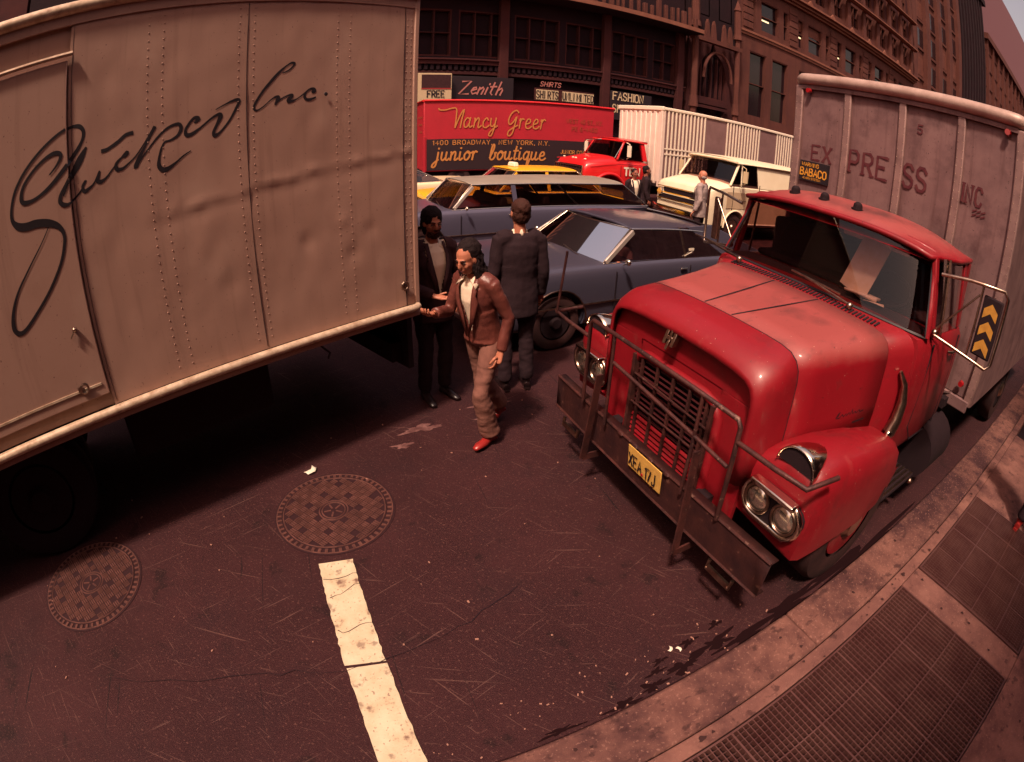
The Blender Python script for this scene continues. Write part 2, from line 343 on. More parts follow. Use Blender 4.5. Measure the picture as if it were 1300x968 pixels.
def letters(mb, text, x, y, h, origin, ex, ey, w=.12, sx=1., slant=0., serif=False, depth=.003, gap=0.):
    """lays TEXT from (x, y); w is the stroke as a share of the height"""
    cx = x
    for ch in text:
        for st in GL.get(ch, []):
            mb.ribbon([(cx+(px*sx+py*slant)*h, y+py*h) for px, py in st], origin, ex, ey, w*h, depth)
        if serif and ch in GL and ch not in ' .,-':
            ends = {}
            for st in GL[ch]:
                for p in (st[0], st[-1]):
                    if p[1] in (0, 1): ends[p] = 1
            for p in ends: mb.ribbon([(cx+(p[0]*sx-.11)*h, y+p[1]*h), (cx+(p[0]*sx+.11)*h, y+p[1]*h)], origin, ex, ey, w*h*.55, depth)
        cx += (advance(ch)*sx+gap)*h
    return cx
# ------------------------------------------------------------ ground
def roadtex():
    """long scratches and scuffs in the asphalt, mixed into its colour"""
    m = M['asphalt']; nt = m.node_tree; b = nt.nodes['Principled BSDF']; src = b.inputs['Base Color'].links[0].from_socket
    tc = nt.nodes.new('ShaderNodeTexCoord'); last = src
    for ang, sc_, lo, colr in ((.35, 2.2, .83, (.10, .046, .042)), (-1.1, 3.1, .83, (.11, .050, .044)), (2.2, 4.0, .83, (.11, .050, .045)), (-.45, 1.9, .84, (.10, .045, .040)), (1.5, 1.3, .83, (.012, .005, .007))):
        mp = nt.nodes.new('ShaderNodeMapping'); mp.vector_type = 'TEXTURE'; mp.inputs['Rotation'].default_value = (0, 0, ang); mp.inputs['Scale'].default_value = (1.3, .035, 1)
        n = nt.nodes.new('ShaderNodeTexNoise'); n.inputs['Scale'].default_value = sc_; n.inputs['Detail'].default_value = 3; n.inputs['Distortion'].default_value = .4
        r = nt.nodes.new('ShaderNodeMapRange'); r.inputs[1].default_value = lo-.16; r.inputs[2].default_value = lo-.1
        x = nt.nodes.new('ShaderNodeMix'); x.data_type = 'RGBA'; x.inputs[7].default_value = (*colr, 1)
        nt.links.new(tc.outputs['Object'], mp.inputs[0]); nt.links.new(mp.outputs[0], n.inputs['Vector']); nt.links.new(n.outputs[0], r.inputs[0])
        nt.links.new(r.outputs[0], x.inputs['Factor']); nt.links.new(last, x.inputs[6]); last = x.outputs[2]
    # pale aggregate grains
    v = nt.nodes.new('ShaderNodeTexNoise'); v.inputs['Scale'].default_value = 62; v.inputs['Detail'].default_value = 2
    r = nt.nodes.new('ShaderNodeMapRange'); r.inputs[1].default_value = .60; r.inputs[2].default_value = .72; r.inputs[4].default_value = .55
    x = nt.nodes.new('ShaderNodeMix'); x.data_type = 'RGBA'; x.inputs[7].default_value = (.15, .065, .055, 1)
    nt.links.new(tc.outputs['Object'], v.inputs['Vector']); nt.links.new(v.outputs[0], r.inputs[0]); nt.links.new(r.outputs[0], x.inputs['Factor'])
    nt.links.new(last, x.inputs[6]); nt.links.new(x.outputs[2], b.inputs['Base Color'])
roadtex()
g = MB(); g.grid(lambda u, v: Vector((-600+1600*u, -600+1400*v, 0)), 4, 4)
struct(g.build('ground', M['asphalt'], smooth=0))
KY, JY, GY = .80, .49, .385        # kerb face, joint, grate edge
ZS = .12
k = MB()
for i in range(-4, 12):
    x0 = -8+i*2.4+.6; k.bb(x0, x0+2.394, JY+.004, KY, -.1, ZS+.003*math.sin(i*2.1))
struct(k.build('kerb', M['kerbstone'], bevel=.02))
# pavement slabs around the grates
G1 = (-.35, 3.12); G2 = (3.42, 4.95); G0 = (-4.2, -.6); G3 = (7.2, 8.9); GB = -.78
p = MB()
p.bb(-20, 90, GY+.01, JY-.004, -.1, ZS)
for a, b_ in ((-20, G0[0]-.01), (G0[1]+.01, G1[0]-.01), (G1[1]+.01, G2[0]-.01), (G2[1]+.01, G3[0]-.01), (G3[1]+.01, 90)): p.bb(a, b_, GB-.01, GY+.008, -.1, ZS-.002)
for i in range(-9, 40): p.bb(i*2.2+.01, i*2.2+2.19, GB-2.4, GB-.012, -.1, ZS-.001)
struct(p.build('pavement', M['concrete'], bevel=.006))
f = MB(); f.bb(-20, 90, 22.2, 25.95, -.1, .14); f.bb(-20, 90, 21.9, 22.195, -.1, .15)
struct(f.build('far_pavement', M['concrete']))
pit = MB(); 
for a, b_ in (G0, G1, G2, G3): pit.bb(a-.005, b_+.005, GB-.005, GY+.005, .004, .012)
struct(pit.build('pit_shade', M['pit'], smooth=0))  # black sheet put in as the darkness below the grates
def grate(x0, x1, label, bars_y):
    t = thing('pavement_grate', label, 'grate', (x0, GB, 0), group='iron grates in the pavement')
    w, d = x1-x0, GY-GB; fr = MB()
    for a in ((0, w, 0, .012), (0, w, d-.012, d), (0, .012, .012, d-.012), (w-.012, w, .012, d-.012)): fr.bb(*a, .06, ZS+.004)
    n = max(1, round(w/.42)); 
    for i in range(1, n): fr.bb(i*w/n-.006, i*w/n+.006, .012, d-.012, .06, ZS+.002)
    for j in range(1, 4): fr.bb(.012, w-.012, j*d/4-.004, j*d/4+.004, .065, ZS+.0012)
    fr.build('grate_frame', M['grate'], t, smooth=0)
    b = MB()
    m = int(w/bars_y)
    for i in range(1, m): b.bb(i*w/m-.003, i*w/m+.003, .012, d-.012, .075, ZS-.001)
    o = b.build('bearing_bars', M['grate'], t, smooth=0)
    c = MB(); m = int(d/.036)
    for i in range(1, m): c.bb(.012, w-.012, i*d/m-.0018, i*d/m+.0018, .095, ZS-.006)
    c.build('cross_rods', M['grate'], t, smooth=0)
grate(*G1, 'iron pavement grate with a tight square mesh in front of the red truck', .036)
grate(*G2, 'iron pavement grate of close bars beside the red truck cab', .030)
# painted line and cracks
ln = MB()
def strip(pts_l, pts_r):
    a = [ln.bm.verts.new((x, y, .005)) for x, y in pts_l]; b = [ln.bm.verts.new((x, y, .005)) for x, y in pts_r]
    for i in range(len(a)-1): ln._f((a[i], b[i], b[i+1], a[i+1]))
def edge(x, y0, y1, n=26): return [(x+random.uniform(-.005, .005), y0+(y1-y0)*i/n) for i in range(n+1)]
strip(edge(-.150, 2.44, 1.63), edge(.072, 2.42, 1.60)); strip(edge(-.142, 1.61, .55, 20), edge(.078, 1.585, .55, 20))
struct(ln.build('road_line', M['line_paint'], smooth=0))
tb = MB()
def wob(pts, amp=.02, n=5):
    out = []
    for (a, b_) in zip(pts, pts[1:]):
        for i in range(n): out.append((a[0]+(b_[0]-a[0])*i/n+random.uniform(-amp, amp), a[1]+(b_[1]-a[1])*i/n+random.uniform(-amp, amp), random.uniform(.008, .022)))
    return out+[(*pts[-1], .01)]
for pts in ([(-1.6, 1.75), (-.6, 1.68), (-.2, 1.615), (.1, 1.60), (.6, 1.72), (.95, 1.85)], [(-.15, 2.12), (.075, 2.2)], [(-.15, 1.86), (.074, 1.88)], [(-.15, 2.28), (.073, 2.29)]):
    tb.ribbon([(x_, y_, w_*.28) for x_, y_, w_ in wob(pts)], (0, 0, .0035), (1, 0, 0), (0, 1, 0), depth=.003)
struct(tb.build('road_crack', M['tar'], smooth=0))
# wet gutter patches along the kerb
wp = MB()
def blob(mb, cx, cy, rx, ry, z, n=22, rough=.35, seed=0):
    rr = random.Random(seed); vs = []
    ph = [rr.uniform(0, 6.28) for _ in range(4)]
    for i in range(n):
        a = 2*math.pi*i/n; q = 1+rough*(math.sin(3*a+ph[0])*.5+math.sin(5*a+ph[1])*.35+math.sin(9*a+ph[2])*.3)
        vs.append(mb.bm.verts.new((cx+math.cos(a)*rx*q, cy+math.sin(a)*ry*q, z)))
    mb._f(vs)
for i, (x, y, rx, ry) in enumerate(((1.75, .93, .13, .035), (1.50, .90, .10, .03), (1.95, .86, .16, .03), (1.28, .88, .07, .025), (1.62, 1.02, .05, .02), (1.08, .86, .08, .02), (2.3, .87, .3, .05), (1.40, 1.0, .04, .015), (3.2, .86, .7, .05), (1.84, 1.04, .04, .02), (1.34, .95, .05, .015), (.72, .87, .09, .015))): blob(wp, x, y, rx, ry, .0046+.0003*i, seed=i, rough=.8, n=40)
struct(wp.build('gutter_puddle', mat('wet_tar', (.012, .004, .005), .9, spec=.05), smooth=0))
# pale worn patches of old paint in the road
pp = MB()
for i, (x, y, rx, ry) in enumerate(((.93, 3.75, .16, .05), (.72, 3.55, .08, .035), (1.62, 3.9, .16, .05), (1.5, 3.72, .07, .03))): blob(pp, x, y, rx, ry, .0045+.0003*i, rough=.6, n=30, seed=30+i)
struct(pp.build('worn_paint_patch', mat('worn_paint', (.19, .09, .085), .8, var=(.08, .03, .03), vscale=14), smooth=0))
gm_ = MB(); rr = random.Random(9)
for i in range(46):
    x, y = rr.uniform(-.6, 5.2), rr.choice((rr.uniform(.42, .78), rr.uniform(.40, .47), rr.uniform(-1.6, -.85)))
    s_ = rr.uniform(.006, .017); blob(gm_, x, y, s_*rr.uniform(.8, 1.5), s_, ZS+.0065+.00003*i, n=12, rough=.3, seed=60+i)
for i in range(5): blob(gm_, 3.27+rr.uniform(-.08, .08), rr.uniform(-.6, .3), .01, .012, ZS+.006, n=12, seed=120+i)
struct(gm_.build('pavement_stain', mat('old_gum', (.040, .016, .016), .85), smooth=0))
# ------------------------------------------------------------ manholes
def manhole(x, y, label):
    t = thing('manhole_cover', label, 'manhole cover', (x, y, 0), group='round iron manhole covers in the road'); r0 = .385
    fr = MB(); fr.tube([(math.cos(a)*.425, math.sin(a)*.425, .002) for a in [i*math.pi/24 for i in range(48)]], .006, 6, closed=True)
    for i in range(54):
        a = 2*math.pi*i/54; ro = Matrix.Rotation(a, 3, 'Z'); fr.box(ro @ Vector((.405, 0, .004)), (.032, .020, .012), ro)
    fr.build('frame_ring', M['iron'], t)
    bs = MB(); bs.cyl((0, 0, -.01), (0, 0, .004), .444, seg=64); bs.build('seat', M['iron_dark'], t)
    cv = MB(); cv.cyl((0, 0, .004), (0, 0, .0075), r0, seg=64); cv.build('cover_plate', M['iron_dark'], t)
    w = MB(); c = .052; n = 9
    for i in range(-n, n):
        for j in range(-n, n):
            cx_, cy_ = (i+.5)*c, (j+.5)*c; rr = math.hypot(cx_, cy_)
            if rr > r0-.03 or rr < .115: continue
            if (i*3+j*2) % 9 == 0 and rr < .33: continue
            for q in (-1, 0, 1):
                d = (c*.88, .010, .006) if (i+j) % 2 else (.010, c*.88, .006)
                o_ = (cx_, cy_+q*.0168, .0095) if (i+j) % 2 else (cx_+q*.0168, cy_, .0095)
                w.box(o_, d)
    for rr in (.375, .105, .085): w.tube([(math.cos(a)*rr, math.sin(a)*rr, .008) for a in [i*math.pi/20 for i in range(40)]], .005, 6, closed=True)
    for i in range(5): a = i*1.256; w.box((math.cos(a)*.045, math.sin(a)*.045, .009), (.05, .012, .006), Matrix.Rotation(a, 3, 'Z'))
    ro = Matrix.Rotation(.62, 4, 'Z'); bmesh.ops.transform(w.bm, matrix=ro, verts=w.bm.verts)
    w.build('basket_weave_relief', M['iron'], t, smooth=0)
manhole(.035, 2.93, 'round iron manhole cover touching the end of the painted line')
manhole(-1.90, 2.60, 'round iron manhole cover half in the shade below the grey truck')
# ------------------------------------------------------------ litter
def scrap(x, y, s, seed, label, name='paper_scrap'):
    rr = random.Random(seed); m = MB(); n = 5; th = rr.uniform(0, 3)
    m.grid(lambda u, v: Vector(((u-.5)*s, (v-.5)*s*.5+.25*s*(u-.5)**2*4, .012+.10*s*abs(math.sin(5*u+3*v)))), n, 3)
    o = m.build(name, M['paper'], smooth=60, solid=.002); o.location = (x, y, 0); o.rotation_euler = (0, 0, th); tag(o, label, 'litter'); return o
scrap(-.06, 3.44, .10, 3, 'curled white paper scrap just above the large manhole')
scrap(1.50, 1.03, .035, 4, 'small bright scrap in front of the red truck bumper, the one nearer the painted line')
scrap(1.545, 1.01, .035, 5, 'small bright scrap in front of the red truck bumper, the one nearer the kerb')
st = MB(); rr = random.Random(5)
for i in range(100):
    if i < 48: x, y = rr.uniform(-2.4, 2.0), rr.uniform(.95, 4.0)
    elif i < 105: x, y = rr.gauss(1.3, .5), rr.uniform(.84, 1.15)
    else: x, y = rr.gauss(.5, .7), rr.gauss(1.5, .12)
    s_ = rr.uniform(.003, .010)
    if y < .82: continue
    st.box((x, y, .003+s_*.3), (s_*rr.uniform(1, 2.4), s_, s_*.6), Matrix.Rotation(rr.uniform(0, 3), 3, 'Z'))
tag(st.build('grit', mat('grit', (.34, .17, .13), .8), smooth=0), 'tiny pale specks of grit scattered over the asphalt', 'grit', kind='stuff')

# ------------------------------------------------------------ buildings across the street
FY = 26.0
def window(parent, x0, x1, z0, z1, y=FY, frame=True, m='win', fw=.09, mull=1, depth=.25, blind=0, fm='stone'):
    """a recessed window: pane set back from the wall face, its frame a part, blind a sub-part"""
    f = MB()
    f.bb(x0, x0+fw, y+.03, y+depth, z0, z1); f.bb(x1-fw, x1, y+.03, y+depth, z0, z1); f.bb(x0+fw, x1-fw, y+.03, y+depth, z1-fw, z1); f.bb(x0+fw, x1-fw, y+.03, y+depth, z0, z0+fw)
    for i in range(1, mull): xm = x0+(x1-x0)*i/mull; f.bb(xm-fw*.4, xm+fw*.4, y+.05, y+depth, z0+fw, z1-fw)
    zm = (z0+z1)/2; f.bb(x0+fw, x1-fw, y+.10, y+depth-.01, zm-.03, zm+.03)
    w = f.build('window', M[fm], parent, smooth=0)
    g = MB(); g.bb(x0+.02, x1-.02, y+depth, y+depth+.02, z0+.02, z1-.02); g.build('pane', M[m], w, smooth=0)
    if blind:
        b = MB(); b.bb(x0+fw+.01, x1-fw-.01, y+depth-.035, y+depth-.02, z1-fw-(z1-z0)*blind, z1-fw-.01); b.build('blind', M['win_dim'], w, smooth=0)
    return w
def wall_with_holes(name, x0, x1, z0, z1, holes, m, parent, y=FY, th=.35):
    """wall built as strips round its openings; holes = (x0,x1,z0,z1)"""
    b = MB(); xs = sorted({x0, x1, *[h[0] for h in holes], *[h[1] for h in holes]}); 
    for a, c in zip(xs, xs[1:]):
        if c-a < 1e-4: continue
        mid = (a+c)/2; hs = sorted([(h[2], h[3]) for h in holes if h[0] <= mid <= h[1]]); z = z0
        for h0, h1 in hs:
            if h0 > z+1e-4: b.bb(a, c, y, y+th, z, h0)
            z = max(z, h1)
        if z < z1: b.bb(a, c, y, y+th, z, z1)
    return b.build(name, m, parent, smooth=0)
bd = lambda n, l, x: thing(n, l, 'building', (x, FY, 0))
def L(parent, o):      # parent keeping world place
    o.parent = parent; o.matrix_parent_inverse = Matrix.Translation(parent.location).inverted(); return o
class Off:             # build world-placed parts under a moved root
    def __init__(s, root): s.root = root
    def __call__(s, o): return L(s.root, o)
# --- A: dark shop building with an overhanging ledge
A = bd('shop_building', 'dark shaded shop building with recessed loggia behind the red delivery truck', 4); oa = Off(A)
AX0, AX1 = -14.0, 23.6
Lb = thing('plain_building', 'plain dark masonry building up the street behind the grey truck', 'building', (-40, FY, 0)); MB().bb(-30, 25.8, 0, 14, 0, 24).build('wall', M['brick_red'], Lb, smooth=0)
lw = MB()
for i_ in range(12):
    for j_ in range(5): lw.bb(-29+i_*4.4, -27+i_*4.4, -.03, .0, 4+j_*3.7, 6.3+j_*3.7)
lw.each('window', M['win'], Lb, smooth=0)
hol = []; x = -12.6; k = 0
while x < 22.5: hol.append((x, x+2.7, 6.35, 9.0)); x += 3.06
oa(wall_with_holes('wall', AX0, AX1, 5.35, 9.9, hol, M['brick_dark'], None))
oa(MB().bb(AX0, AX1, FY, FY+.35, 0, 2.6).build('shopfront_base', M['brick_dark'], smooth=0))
for i, h in enumerate(hol):
    w = window(None, h[0], h[1], h[2], h[3], mull=3, depth=.5, fm='brick_red', m='win_dim' if h[0] < 8.2 and h[1] > 6.5 else 'win'); oa(w)
pl_ = MB()
for xx in (11.2, 17.5, 4.9, 23.1): pl_.bb(xx-.25, xx+.25, FY-.35, FY-.004, 2.6, 9.9)
[oa(o) for o in pl_.each('pilaster', M['brick_red'], smooth=0, bevel=.03)]
cr = MB(); cr.bb(AX0, AX1, FY-.22, FY-.003, 5.9, 6.12); cr.bb(AX0, AX1, FY-.30, FY-.003, 6.125, 6.22); cr.bb(AX0, AX1, FY-.12, FY-.003, 5.36, 5.55)
oa(cr.build('string_course', M['brick_red'], smooth=0, bevel=.02))
br = MB()
for i in range(120):
    xx = AX0+.3+i*.31
    if xx < AX1-.2: br.bb(xx, xx+.16, FY-.16, FY-.004, 5.60, 5.88)
oa(br.build('dentil_moulding', M['brick_dark'], smooth=0))
# shop windows behind the trucks and the big overhanging loggia roof
sh = MB(); 
for i in range(12):
    xx = AX0+.6+i*3.05; sh.bb(xx, xx+2.7, FY-.02, FY+.2, .5, 3.6)
oa(sh.build('shop_window', M['win'], smooth=0))
can = MB(); can.bb(AX0, AX1+.3, FY-1.5, FY-.004, 9.905, 10.15); oa(can.build('ledge', M['brick_dark'], smooth=0))
tr_ = MB(); tr_.bb(AX0, AX1+.3, FY-1.56, FY-1.505, 9.95, 10.22); oa(tr_.build('ledge_trim', M['stone_trim'], smooth=0))
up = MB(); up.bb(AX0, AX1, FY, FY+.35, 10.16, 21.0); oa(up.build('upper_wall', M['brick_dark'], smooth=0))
bal = MB(); x = AX0+.4
rb = random.Random(3)
while x < AX1:
    h_ = rb.uniform(.7, 1.5); bal.box((x, FY-1.3+rb.uniform(-.05, .05), 10.15+h_/2), (rb.uniform(.10, .34), .2, h_)); x += rb.uniform(.4, .62)
oa(bal.build('carved_parapet', M['stone'], bevel=.03))
for i in range(11):
    xx = AX0+1+i*3.3
    for z0 in (12.3, 16.3): oa(window(None, xx, xx+1.9, z0, z0+2.6, mull=2, fm='brick_red'))
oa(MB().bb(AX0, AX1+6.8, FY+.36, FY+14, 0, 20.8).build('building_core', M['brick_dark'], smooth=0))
# --- signs on A (things of their own)
def signboard(name, label, x0, x1, z0, z1, m, y=None, th=.12):
    y = y or FY-.30
    t = thing(name, label, 'shop sign', ((x0+x1)/2, y, z0)); w = (x1-x0)/2
    MB().bb(-w, w, -th/2, th/2, 0, z1-z0).build('board', M[m], t, bevel=.01); return t, w
EX, EZ = (1, 0, 0), (0, 0, 1)
def word(t, text, x, z, h, m='sign_letter', w=.14, sx=1., slant=0, y=-.064, serif=False, gap=0, name='lettering'):
    mb = MB(); letters(mb, text, x, z, h, (0, y, 0), EX, EZ, w=w, sx=sx, slant=slant, serif=serif, gap=gap, depth=.012)
    return mb.build(name, M[m], t, smooth=0, recalc=False)
t, w = signboard('shop_sign', 'white shop sign reading FREE with a dark panel, beside the grey truck', 6.0, 8.33, 3.85, 5.35, 'sign_white', y=FY-.6)
MB().bb(-.35, w-.05, -.075, -.06, .72, 1.42).build('dark_panel', M['suit_brown'], t, smooth=0)
MB().bb(-.36, w-.04, -.078, -.0755, .66, .72).build('red_stripe', M['sign_red'], t, smooth=0)
word(t, 'FREE', -.06, .25, .33, 'ink', w=.2, sx=.75); word(t, '1', -.98, .40, .95, 'ink', w=.3, sx=.9)
t, w = signboard('shop_sign', 'black shop sign with one word in slanted pink script', 8.40, 11.75, 3.85, 5.25, 'sign_black')
zen = [[(0, .95), (.5, 1), (0, .02), (.55, .04)], [(.68, .3), (.95, .42), (.9, .55), (.75, .5), (.66, .25), (.78, .04), (.98, .14)], [(1.1, .55), (1.05, .03)], [(1.07, .35), (1.3, .58), (1.36, .45), (1.3, .04)],
       [(1.55, .55), (1.5, .04)], [(1.6, .78), (1.62, .85)], [(1.88, .95), (1.8, .15), (1.92, .03)], [(1.70, .62), (2.05, .66)], [(2.25, 1.02), (2.15, .03)], [(2.17, .35), (2.4, .55), (2.46, .4), (2.4, .02)]]
mb = MB()
for s_ in zen: mb.ribbon([(x_*.92+.22*y_-w+.38, y_*.72+.42, .085) for x_, y_ in s_], (0, -.064, 0), EX, EZ, depth=.012)
mb.build('lettering', M['sign_letter'], t, smooth=0, recalc=False)
t, w = signboard('shop_sign', 'pale lettered shop sign reading SHIRTS UNLIMITED above the red truck', 13.0, 16.65, 4.12, 4.82, 'brick_red')
mb = MB(); xx = -w+.06
for ch in 'SHIRTS UNLIMITED':
    if ch != ' ': mb.bb(xx, xx+.205, -.075, -.061, .06, .62)
    xx += .225
mb.build('letter_tile', M['sign_white'], t, smooth=0)
mb = MB(); xx = -w+.085
for ch in 'SHIRTS UNLIMITED': letters(mb, ch, xx, .14, .40, (0, -.076, 0), EX, EZ, w=.15, sx=.55, depth=.01); xx += .225
mb.build('lettering', M['ink'], t, smooth=0, recalc=False)
mb = MB(); letters(mb, 'SHIRTS', -w+.3, .82, .26, (0, -.02, 0), EX, EZ, w=.16, slant=.25, depth=.012); mb.build('upper_script', M['sign_letter'], t, smooth=0, recalc=False)
t, w = signboard('shop_sign', 'dark shop sign reading FASHION above the white box truck', 17.8, 20.8, 3.4, 5.15, 'sign_black')
word(t, 'FASHION', -w+.15, 1.22, .46, 'sign_white', w=.17, sx=.85, serif=True); word(t, 'SHOP', -w+.15, .45, .46, 'sign_white', w=.15, sx=.8)
# --- G: gothic entrance bay
Gb = bd('gothic_entrance_bay', 'narrow dark gothic entrance bay with a pointed arch between slender piers', 26); og = Off(Gb)
arch = [(24.9, 5.2)]; 
pts = []
for i in range(9): a = i/8; pts.append((24.95+1.35*(1-math.cos(a*math.pi/2.35)), 7.2+2.0*math.sin(a*math.pi/2.35)))
gw = MB()
left = [(24.0, 2.0), (24.95, 2.0)]+pts+[(26.3, 10.2), (24.0, 10.2)]
gw.prism(left, (0, FY, 0), (1, 0, 0), (0, 0, 1), -.45)
gw.prism([(52.6-a, b_) for a, b_ in left][::-1], (0, FY, 0), (1, 0, 0), (0, 0, 1), -.45)
og(gw.build('arched_wall', M['brick_red'], smooth=0))
am = MB(); arc = [(a, FY-.52, b_) for a, b_ in pts]+[(52.6-a, FY-.52, b_) for a, b_ in pts[::-1]]
am.tube(arc, .11, 6); og(am.build('arch_moulding', M['stone'], smooth=50))
gi = MB(); gi.bb(24.3, 28.3, FY+.3, FY+.34, 2, 10.2); og(gi.build('door_recess', M['win'], smooth=0))
gm = MB()
for xx in (25.3, 25.75, 26.3, 26.85, 27.3): gm.bb(xx-.06, xx+.06, FY+.1, FY+.29, 5.9, 9.2)
gm.bb(24.8, 27.8, FY-.1, FY+.29, 5.4, 5.9); gm.bb(24.8, 27.8, FY-.25, FY-.11, 5.1, 5.3)
og(gm.build('tracery', M['brick_red'], smooth=0))
for xx, rr_ in ((23.95, .22), (28.0, .20)):
    pr_ = MB(); pr_.cyl((xx, FY-.7, 2), (xx, FY-.7, 10.6), rr_, seg=8); pr_.cyl((xx, FY-.7, 10.6), (xx, FY-.7, 11.0), rr_*1.7, rr_*1.5, seg=8)
    pr_.cyl((xx, FY-.7, 11.0), (xx, FY-.7, 12.9), rr_*1.3, rr_*1.2, seg=8); pr_.cyl((xx, FY-.7, 12.9), (xx, FY-.7, 13.7), rr_*1.5, .03, seg=8); pr_.cyl((xx, FY-.7, 5.0), (xx, FY-.7, 5.8), rr_*1.5, rr_*1.1, seg=8)
    og(pr_.build('pier', M['stone'], smooth=40))
gu = MB(); gu.bb(24.0, 28.6, FY-.1, FY+.35, 10.21, 21); og(gu.build('upper_wall', M['brick_dark'], smooth=0))
gf = MB(); gf.bb(23.7, 28.3, FY-.9, FY-.46, 9.7, 10.0)
for xx in (25.0, 25.6, 26.6, 27.2): gf.prism([(-.22, 0), (.22, 0), (.10, 1.1), (0, 1.4), (-.10, 1.1)], (xx, FY-.8, 10.0), (1, 0, 0), (0, 0, 1), -.2)
og(gf.build('pinnacle_band', M['stone'], smooth=0))
for xx in (24.5, 26.7): og(window(None, xx, xx+1.3, 11.8, 14.6, y=FY-.13, mull=2, fm='brick_red'))
# --- S: brown stone office building
S = bd('stone_office_building', 'brown stone office building with cornices and banded windows above the white box truck', 44); os_ = Off(S)
SX0, SX1 = 28.62, 61.4; P_ = 6.35
hol = []
big = []; row2 = []
for i in range(5):
    b0 = 30.1+i*P_
    if b0+4.8 < SX1: big += [(b0, b0+2.0, 5.3, 10.4), (b0+2.7, b0+4.8, 5.3, 10.4)]
    b1 = 29.9+i*P_
    if b1+5.0 < SX1: row2 += [(b1, b1+.85, 12.35, 15.0), (b1+1.5, b1+3.7, 12.35, 15.0), (b1+4.3, b1+5.0, 12.35, 15.0)]
hol = big+row2
os_(wall_with_holes('wall', SX0, SX1, 0, 16.6, hol, M['stone'], None))
for h in big: os_(window(None, *h, mull=1, depth=.3, blind=random.choice((0, .3, .5))))
for j, h in enumerate(row2):
    w_ = os_(window(None, *h, mull=1, depth=.3, blind=random.choice((0, 0, .35))))
    if j in (1, 3, 6): 
        lm = MB(); lm.bb(h[0]+.25, min(h[1]-.1, h[0]+1.25), FY+.26, FY+.285, h[2]+1.0, h[2]+1.12); lo = lm.build('ceiling_lamp', M['win_lit'], w_, smooth=0)
tm = MB()
for z0, z1, d_ in ((11.55, 11.75, .10), (11.76, 11.95, .18), (4.3, 4.6, .2), (15.95, 16.15, .3), (16.16, 16.4, .55), (16.41, 16.6, .85)): tm.bb(SX0, SX1+.05, FY-d_, FY-.003, z0, z1)
os_(tm.build('cornice', M['stone_trim'], smooth=0, bevel=.02))
ql = MB()
for h in row2[2::3]+[(SX0-.5, SX0+.6, 0, 0)]:
    x0 = h[1]+.12; 
    for q in range(6): ql.bb(x0, x0+1.1, FY-.07, FY-.003, 12.2+q*.58, 12.2+q*.58+.50)
os_(ql.build('rusticated_brick', M['stone'], smooth=0, bevel=.02))
for zf in range(8):
    z0 = 17.1+zf*3.6; hh = []
    for i in range(10):
        xx = SX0+1.0+i*3.18; hh.append((xx, xx+1.75, z0+.5, z0+2.9))
    os_(wall_with_holes('wall', SX0, SX1, z0-.5+.001, z0+3.1, hh, M['brick_red' if zf else 'stone'], None, y=FY+.25))
    for h in hh: os_(window(None, *h, mull=2, depth=.3, y=FY+.25, blind=random.choice((0, 0, .4)), fm='stone'))
    pm = MB()
    for i in range(11): pm.bb(SX0+.15+i*3.18, SX0+.75+i*3.18, FY-.06, FY+.246, z0-.498, z0+3.098)
    [os_(o) for o in pm.each('pilaster', M['stone'], smooth=0)]
    if zf in (0, 1): 
        c_ = MB(); c_.bb(SX0, SX1+.05, FY-.5, FY-.065, z0+3.0, z0+3.25); c_.bb(SX0, SX1+.05, FY-.7, FY-.501, z0+3.1, z0+3.25); os_(c_.build('cornice', M['stone_trim'], smooth=0))
an = MB()
for i in range(9): an.prism([(-.5, 0), (.5, 0), (0, .5)], (SX0+1.6+i*3.6, FY-.6, 16.61), (1, 0, 0), (0, 0, 1), -.15)
[os_(o) for o in an.each('cornice_ornament', M['stone_trim'], smooth=0)]
os_(MB().bb(SX0, SX1, FY+.62, FY+16, 0, 45).build('building_core', M['brick_dark'], smooth=0))
# --- T, D, F: towers farther along
def tower(name, label, x0, x1, y, h, m, pm, wx, wz, fl, ww, wh, lit=0, pil=0, z0=6):
    t = bd(name, label, (x0+x1)/2); o_ = Off(t); w_ = MB(); w_.bb(x0, x1, y+.4, y+18, 0, h)
    o_(w_.build('wall', m, smooth=0)); n = int((x1-x0-1)/wx)
    if pil:
        q = MB()
        for i in range(n+1): q.bb(x0+.2+i*wx, x0+.2+i*wx+pil, y-.3, y+.39, 0, h-1)
        q.bb(x0-.3, x1+.3, y-.6, y+.38, h-.99, h+.3); o_(q.build('pilaster', pm, smooth=0))
    r_ = random.Random(int(x0)); nn = 0
    for f_ in range(fl):
        for i in range(n):
            xx = x0+.2+pil+i*wx+.25; zz = z0+f_*wz
            if zz+wh > h-1: continue
            g = MB(); g.bb(xx, xx+ww, y+.30, y+.39, zz, zz+wh); nn += 1
            k_ = r_.random(); o_(g.build('window', M['win_dim'] if k_ < .3 else (M['sign_white'] if k_ > 1-lit else M['win']), smooth=0))
    sl = MB()
    for f_ in range(fl):
        if z0+f_*wz < h-1: sl.bb(x0, x1, y+.2, y+.395, z0+f_*wz-.5, z0+f_*wz-.15)
    o_(sl.build('spandrel', m, smooth=0)); return t
tower('stone_tower', 'tall brown stone tower with thick vertical piers beyond the office building', 62.0, 83.0, FY+.6, 58, M['stone'], M['stone'], 5.0, 4.1, 12, 3.2, 2.5, lit=.10, pil=1.5)
tower('dark_tower', 'dark narrow-ribbed tower with rows of glinting windows beside the sky', 83.6, 103.5, FY+.9, 46, M['brick_red'], M['brick_dark'], 1.9, 3.3, 11, .9, 2.2, lit=.12, pil=.6)
